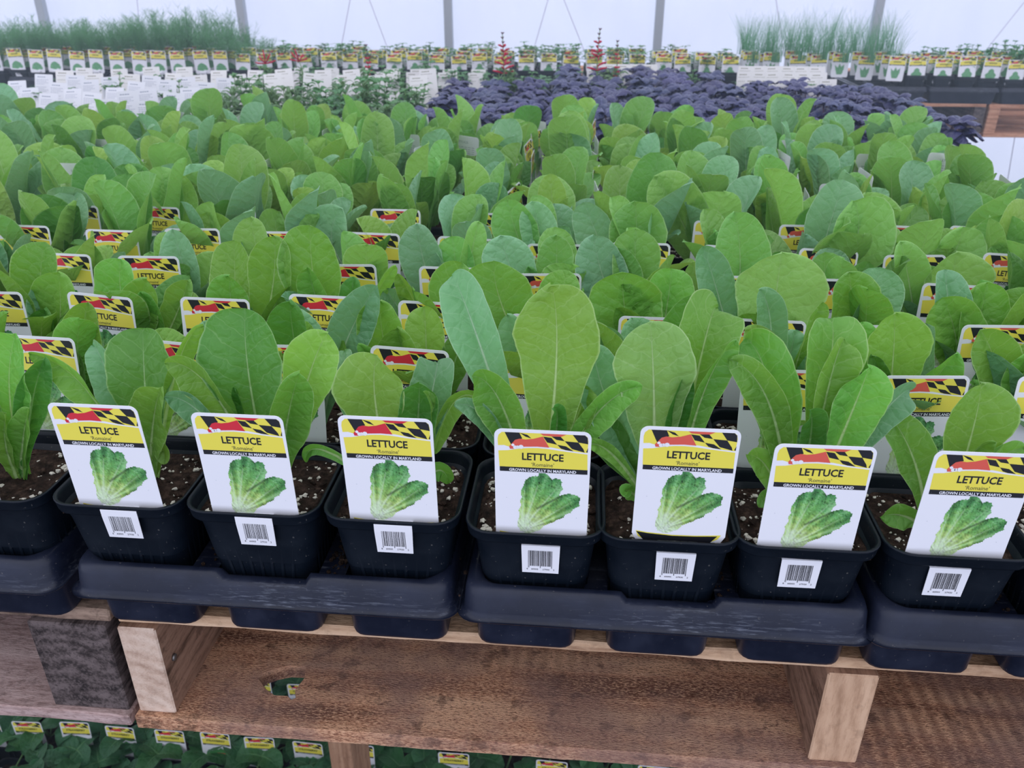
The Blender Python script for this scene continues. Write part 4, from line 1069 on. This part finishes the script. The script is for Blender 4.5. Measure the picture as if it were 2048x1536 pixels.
ME_lowherb = [herb_foliage(i + 40, .045, .022, M_herb, 5) for i in range(3)]
def white_tag_mesh(cream):
    c = Card(46, 92, 4, 2)
    for i, w_ in enumerate((22, 0, 30, 0, 0, 20) if cream else (22, 0, 30, 27, 30, 20, 0, 29, 24, 30, 26, 12)):
        y = 6 + i * 3.6; h_ = 1.9 if i == 0 else .8
        n_ = int(w_ / 5)
        for k in range(n_): c.poly([(4 + k * 5.2 + (3 if i == 0 else 0), y), (8.2 + k * 5.2 + (3 if i == 0 else 0), y), (8.2 + k * 5.2 + (3 if i == 0 else 0), y + h_), (4 + k * 5.2 + (3 if i == 0 else 0), y + h_)], 4 if not cream else 5, 1)
    me = c.done(M_red)
    me.materials[0] = M_cream if cream else M_card
    return me
ME_wtag = white_tag_mesh(False); ME_ctag = white_tag_mesh(True)

def potted(name, label, catg, x, y, z, group, foliage, pot=ME_spot, rot=0, sc_=1.0):
    t = thing(name, label, catg, (x, y, z), 0, group); link('pot', pot, t)
    f = link('foliage', foliage, t); f.rotation_euler.z = rot; f.scale = (1, 1, 1)
    if sc_ != 1: f.scale = (1, 1, sc_)
    return t
MP = DECK + .006
# purple basil block
j = random.Random(21)
for k, (tx, ty) in enumerate([(x, y) for y in (1.96, 2.53) for x in (-.235, .05, .335, .62)]):
    add_tray(tx, ty, DECK + .001, 'black tray under the purple basil, %s of eight, counted across then back' % ORD[k + 1], 'basil trays')
BX = [(-.235 + .285 * (k // 3)) + (k % 3 - 1) * .0935 for k in range(12)]
for rr in range(10):
    y = 1.96 - 2.5 * .0935 + rr * .0935 + (.009 if rr >= 6 else 0); xs_ = [x for x in BX if visible(x, y, 60)]
    xs_ = [x for x in xs_ if not (rr > 6 and (x < -.1)) and not (rr > 8 and x > .25) and not (rr > 6 and x > .36)]
    for q, x in enumerate(xs_):
        potted('potted_basil', 'potted purple basil, %s basil row from the front, %s from its left end' % (ORD[rr + 1], ORD[q + 1]), 'basil', x + j.uniform(-.003, .003), y + j.uniform(-.003, .003), MP, 'purple basil plants',
               ME_basil[(rr * 5 + q * 3) % 5], rot=j.random() * 6.28, sc_=j.uniform(.94, 1.04))
# mint and sage left of the basil
for k, (tx, ty) in enumerate([(-.62, 1.96), (-.62, 2.56), (-.915, 1.96), (-1.205, 1.96), (-1.495, 1.96), (-.915, 2.56), (-1.205, 2.56), (-1.495, 2.56), (-1.79, 1.96), (-1.79, 2.56)]):
    add_tray(tx, ty, DECK + .001, 'black tray under the white-tagged herbs, %s counting leftward from the basil' % ORD[k + 1], 'herb trays')
SPOT = []
for rr in range(7):
    y = 1.96 - 2.5 * .0935 + rr * .0935 + (.02 if rr >= 6 else 0)
    for cc in range(-1, 10):
        x = -.52 - cc * .0955
        if not visible(x, y, 30): continue
        SPOT.append((rr, cc + 1, x, y))
for rr, cc, x, y in SPOT:
    if cc < 5 and rr < 5:
        kind = 'sage' if (cc + rr) % 3 == 0 or rr < 3 and cc > 1 else 'mint'
        potted('potted_' + kind, '%s, %s row behind the lettuce, %s plant left of the purple basil' % ('narrow-leaved olive-green herb' if kind == 'sage' else 'green pointed-leaf herb', ORD[rr + 1], ORD[cc + 1]), 'herb', x, y, MP, 'green herbs beside the basil',
               (ME_sage if kind == 'sage' else ME_mint)[(rr + cc) % 3], rot=j.random() * 6.28, sc_=j.uniform(.85, 1.1))
    else:
        potted('potted_herb', 'low herb among white tags, %s row behind the lettuce, %s left of the basil' % (ORD[rr + 1], ORD[cc + 1]), 'herb', x, y, MP, 'low herbs among the white tags', ME_lowherb[(rr + cc) % 3], rot=j.random() * 6.28, sc_=j.uniform(.8, 1.3))
        cream = rr >= 5
        t = link('white_tag', ME_ctag if cream else ME_wtag, None, (x + j.uniform(-.008, .008), y - .038, RIM - .008 + j.uniform(-.004, .006)))
        t.rotation_euler = (R(-20 + j.uniform(-6, 4)), R(j.uniform(-5, 5)), R(j.uniform(-8, 14)))
        tag(t, '%s printed tag, %s row behind the lettuce, %s to the left of the basil' % ('cream' if cream else 'white', ORD[rr + 1], ORD[cc + 1]), 'plant tag', 'white plant tags')
# white-tagged trays behind the basil: their cards overlap like shingles
for (x0, x1, y0, nr, nm) in ((-.50, -.42, 2.40, 0, ''), (-.33, .02, 2.62, 0, ''), (.02, .24, 2.66, 2, 'behind the middle of the basil'), (.44, .72, 2.36, 4, 'at the right behind the basil')):
    for a in range(nr):
        n_ = int((x1 - x0) / .04)
        for b_ in range(n_):
            x = x0 + b_ * .04 + (a % 2) * .01; y = y0 + a * .07
            t = link('white_tag', ME_ctag, None, (x, y - .03, RIM - (.044 if nr == 4 else .040) + a * .009)); t.rotation_euler = (R(-12), R(j.uniform(-2, 2)), R(j.uniform(-3, 3)))
            tag(t, 'cream printed tag %s, %s of its line, %s line back' % (nm, ORD[b_ + 1], ORD[a + 1]), 'plant tag', 'cream tags behind the basil')
            if b_ % 2 == 0: potted('potted_herb', 'low herb under cream tags %s, %s in line, %s line' % (nm, ORD[b_ + 1], ORD[a + 1]), 'herb', x + .02, y + .045 - .035 * 0, MP, 'low herbs under the cream tags', ME_lowherb[(a + b_) % 3])
for rr in range(3):
    for q in range(15):
        x = -.90 + q * .0935; y = 2.62 + rr * .09
        if (x > -.12 and rr == 0) or (x > .33): continue
        potted('potted_herb', 'leafy herb strip behind salvia and basil, %s row, %s from its left end' % (ORD[rr + 1], ORD[q + 1]), 'herb', x, y, MP, 'leafy herbs behind the basil', ME_mint[(q + rr) % 4], rot=j.random() * 6.28, sc_=j.uniform(.5, .85))
        if x < -.25 and rr < 2:
            t = link('white_tag', ME_ctag, None, (x + j.uniform(-.006, .006), y - .032, RIM - .048)); t.rotation_euler = (R(-12), R(j.uniform(-3, 3)), R(j.uniform(-6, 6)))
            tag(t, 'cream printed tag behind the salvia, %s row of that strip, %s from its left end' % (ORD[rr + 1], ORD[q + 1]), 'plant tag', 'cream tags behind the salvia')
# salvia with red flower spikes
def salvia_spike(seed, h, red, fork=False):
    r_ = random.Random(seed); bm = bmesh.new(); ft = Vector((0, 0, .096)); bend = Vector((r_.uniform(-.012, .012), 0, 0))
    tp = Vector((bend.x, 0, h)); mid = (ft + tp) * .5 + Vector((r_.uniform(-.008, .008), 0, 0))
    pts = [bez(ft, mid, tp, k / 8) for k in range(9)]
    tube(bm, pts, [.0022 - .0012 * k / 8 for k in range(9)], 5, 0)
    if fork:
        for k in range(5):
            an = R(-85 + k * 40 + r_.uniform(-9, 9)); d = Vector((math.sin(an), r_.uniform(-.3, .3), math.cos(an))).normalized()
            tube(bm, [tp, tp + d * .02, tp + d * r_.uniform(.020, .034) + Vector((0, 0, .002))], [.0014, .0024, .0010], 6, 1)
    else:
        z = h
        k = 0
        while z > h - .10:
            t = (h - z) / .10; p = bez(ft, mid, tp, max(0, (z - .096) / (h - .096)))
            for s in range(3):
                an = k * 1.1 + s * 2.1; d = Vector((math.cos(an), math.sin(an), .35 + .4 * (1 - t))).normalized(); L = .006 + (.026 * red * t if t > .25 else 0)
                if t < .3: tube(bm, [p, p + d * .006], [.0022, .0010], 5, 2)
                elif r_.random() < .8: tube(bm, [p, p + d * L * .55, p + d * L + Vector((0, 0, -.002))], [.0018, .0030, .0016], 6, 1)
            z -= .011; k += 1
    return mesh_of(bm, [M_stalk, M_redflower, M_bud], True, 'flower_spike')
for k, (x, y, z, red, fork, lab) in enumerate([(-.885, 2.3, 1.305, 1, True, 'red-flowered salvia, starry open bloom at the left above the tags'), (-.773, 2.3, 1.312, 1, True, 'red-flowered salvia, second starry bloom, beside the first one at left'),
        (-.606, 2.3, 1.352, .35, False, 'salvia with a short dark red bud spike left of the middle post'), (-.222, 2.3, 1.384, 1.1, False, 'salvia with a tall red flower spike above the left of the basil'),
        (.032, 2.3, 1.395, 1.0, False, 'salvia with the tallest red flower spike, above the middle of the basil'), (.071, 2.36, 1.362, .2, False, 'salvia with a thin pale bud spike right of the tallest one')]):
    t = potted('potted_salvia', lab, 'flower', x, y + .02, MP, 'red salvias', ME_sage[k % 3]); s = link('flower_spike', salvia_spike(k, z - MP, red, fork), t)

# ---------------------------------------------------------------- far bench: tagged herbs
def strands(seed, n, h, spread, w, mat, curl=.2, feather=0):
    r_ = random.Random(seed); bm = bmesh.new()
    def ribbon(pts, w0):
        s = Vector((r_.uniform(-1, 1), r_.uniform(-1, 1), 0)).normalized() * w0; prev = None
        for i, p in enumerate(pts):
            q = s * (1 - .8 * i / (len(pts) - 1)); c = (bm.verts.new(p - q), bm.verts.new(p + q))
            if prev: bm.faces.new((prev[0], prev[1], c[1], c[0]))
            prev = c
    for k in range(n):
        a = r_.random() * 6.28; r0 = r_.uniform(0, .022); hh = h * r_.uniform(.55, 1.05); sp = spread * r_.random()
        b0 = Vector((math.cos(a) * r0, math.sin(a) * r0, .095)); t = b0 + Vector((math.cos(a) * sp, math.sin(a) * sp, hh)); m_ = (b0 + t) * .5 + Vector((-math.cos(a) * sp * curl, -math.sin(a) * sp * curl, 0))
        pts = [bez(b0, m_, t, i / 6) for i in range(7)]; ribbon(pts, w)
        for q in range(feather):
            u = r_.uniform(.25, 1); c = bez(b0, m_, t, u); an = r_.random() * 6.28; L = r_.uniform(.010, .024)
            ribbon([c, c + Vector((math.cos(an), math.sin(an), .7)) * L * .5, c + Vector((math.cos(an), math.sin(an), .5 + r_.random() * .4)) * L], w * .9)
    return mesh_of(bm, [mat], False, 'foliage')
ME_dill = [strands(i, 44, .125, .050, .0009, M_dill, .2, 22) for i in range(3)]
ME_chive = [strands(i + 9, 60, .115, .060, .0009, M_chive, .3, 0) for i in range(3)]
ME_parsley = [herb_foliage(i + 60, .075, .020, M_parsley, 10, .8) for i in range(3)]
TRAY_F = []
FP = .0790
j = random.Random(77)
xi = 0; x = -2.72; colno = 0
k = 0
while x < 2.1:
    # left end dill, then leafy herbs, chives, parsley at the right
    for rr in range(4):
        y = FY + .045 + rr * .081 + (0.0 if -1.5 < x < 1.0 else 0) + j.uniform(-.004, .004)
        if not visible(x, y, 40): continue
        if x < -1.28: kind, fo, cd, nm, sc_ = 'dill', ME_dill, ME_card_dill, 'feathery dill', 1.12 + .08 * math.sin(x * 7) - (.22 if x > -1.45 else 0) - (.15 if x < -2.15 else 0)
        elif x < .52: kind, fo, cd, nm, sc_ = 'herb', ME_mint, ME_card_parsley, 'leafy green herb', .80
        elif x < 1.10: kind, fo, cd, nm, sc_ = 'chives', ME_chive, ME_card_chive, 'grassy chives', 1.30
        else: kind, fo, cd, nm, sc_ = 'parsley', (ME_chive if x < 1.2 and rr == 2 else ME_parsley), ME_card_parsley, 'curly parsley', .90 + .06 * math.sin(x * 9)
        potted('potted_' + kind, 'potted %s on the far bench, %s row, %s from its left end' % (nm, ORD[rr + 1], ORD[colno + 1]), 'herb', x, y, MP, 'potted %s on the far bench' % kind, fo[(k + rr) % 3], ME_fpot, j.random() * 6, sc_ * j.uniform(.85, 1.12)).children[1].location.z = -.016 - .095 * (sc_ - 1)
        if rr < 3 and not (.52 < x < 1.02 and rr == 0) :
            t = plant_tag(x + j.uniform(-.004, .004), y - .0300, RIM - .045 + (.004 if rr else 0) + j.uniform(-.006, .008), 'yellow and white herb tag, far bench, %s row, %s from its left end' % (ORD[rr + 1], ORD[colno + 1]), 'herb tags on the far bench',
                      cd, R(j.uniform(-6, 6)), R(j.uniform(-8, 0)), R(j.uniform(-3, 3)), 'herb_tag', stem=ME_stem if rr == 0 and x < -1.0 else None)
    x += FP + (.012 if colno % 3 == 2 else 0); colno += 1; k += 1
def far_tray(x0, y0, label, z=0):
    bm = bmesh.new(); W_, D_ = .246, .5
    loft(bm, [(W_ / 2 - .012, D_ / 2 - .012, 0, .01), (W_ / 2 - .006, D_ / 2 - .006, .040, .01), (W_ / 2, D_ / 2, .040, .01), (W_ / 2, D_ / 2, .044, .01), (W_ / 2 - .005, D_ / 2 - .005, .056, .01), (W_ / 2 - .012, D_ / 2 - .012, .056, .01), (W_ / 2 - .014, D_ / 2 - .014, .005, .01)], n=3, cap0=True, cap1=True)
    t = link('seedling_tray', mesh_of(bm, M_tray, False, 'tray'), None, (x0, y0, DECK + .0005)); tag(t, label, 'tray', 'far bench trays')
k = 0; x = -2.72 + .079
while x < 2.2:
    if visible(x, FY, 60): far_tray(x, FY + .25, 'black tray on the far bench, %s from its left end' % ORD[k + 1]); k += 1
    x += .079 * 3 + .012

# ---------------------------------------------------------------- strawberries on the floor below
def berry_leaf(seed):
    r_ = random.Random(seed); bm = bmesh.new(); L = r_.uniform(.045, .075); a = R(r_.uniform(25, 60)); top = Vector((0, L * math.sin(a), L * math.cos(a)))
    tube(bm, [Vector((0, 0, 0)), top * .5 + Vector((0, -.006, .004)), top], .0016, 5, 0)
    for an, s in ((0, 1.05), (R(105), 1), (R(-105), 1)):
        d = Vector((math.sin(an), math.cos(an), -.05)).normalized(); l = .046 * s * r_.uniform(.9, 1.1)
        add_leaf(bm, (top, top + d * l * .5 + Vector((0, 0, .006)), top + d * l + Vector((0, 0, -.002))), l * .88, Vector((0, -.15, 1)), 0, .35, seed * 3 + int(an * 3), 5, 12, .03, prof=lambda t: max(.08 if t < .08 else 0, math.sin(math.pi * t ** .8) ** .6), serr=.07, mi=1)
    return mesh_of(bm, [M_stalk, M_berryleaf], True, 'leaf')
ME_bleaf = [berry_leaf(i) for i in range(5)]
j = random.Random(8)
for rr, y in enumerate((.985, 1.095, 1.235, 1.33)):
    q = 0
    for k in range(17):
        x = -1.16 + k * .0945 + (0, .012, .046, .05)[rr]
        if rr == 3 and not (-.8 < x < -.4): continue
        if rr == 2 and not (-1.0 < x < -.3): continue
        if abs(x + .345) < .055 and rr == 0: continue
        q += 1
        t = thing('potted_strawberry', 'strawberry plant on the floor under the pallets, %s row, %s from its left end' % (ORD[rr + 1], ORD[q]), 'strawberry', (x, y, .026), 0, 'potted strawberries')
        link('pot', ME_spot, t)
        a = j.random() * 6.28
        for i in range(4):
            a += 6.28 / 4 + j.uniform(-.5, .5)
            o = link('leaf', ME_bleaf[j.randrange(5)], t, Vector((0, 0, .095))); o.rotation_euler = (0, 0, a); s = j.uniform(.8, 1.2); o.scale = (s, s, s)
        if x < -.42 or (rr == 1 and k % 2 == 0):
            plant_tag(x + j.uniform(-.004, .004), y - .0405, .126, 'yellow STRAWBERRY tag on the floor, %s row, %s from its left end' % (ORD[rr + 1], ORD[q]), 'strawberry tags', ME_card_berry, R(j.uniform(-3, 3)), R(j.uniform(-6, 0)), 0, 'strawberry_tag', stem=None)
for k in range(5):
    far = link('seedling_tray', ME_tray, None, (-1.065 + k * .285, 1.13, .0)); tag(far, 'black tray of strawberries on the floor, %s from the left' % ORD[k + 1], 'tray', 'strawberry trays')
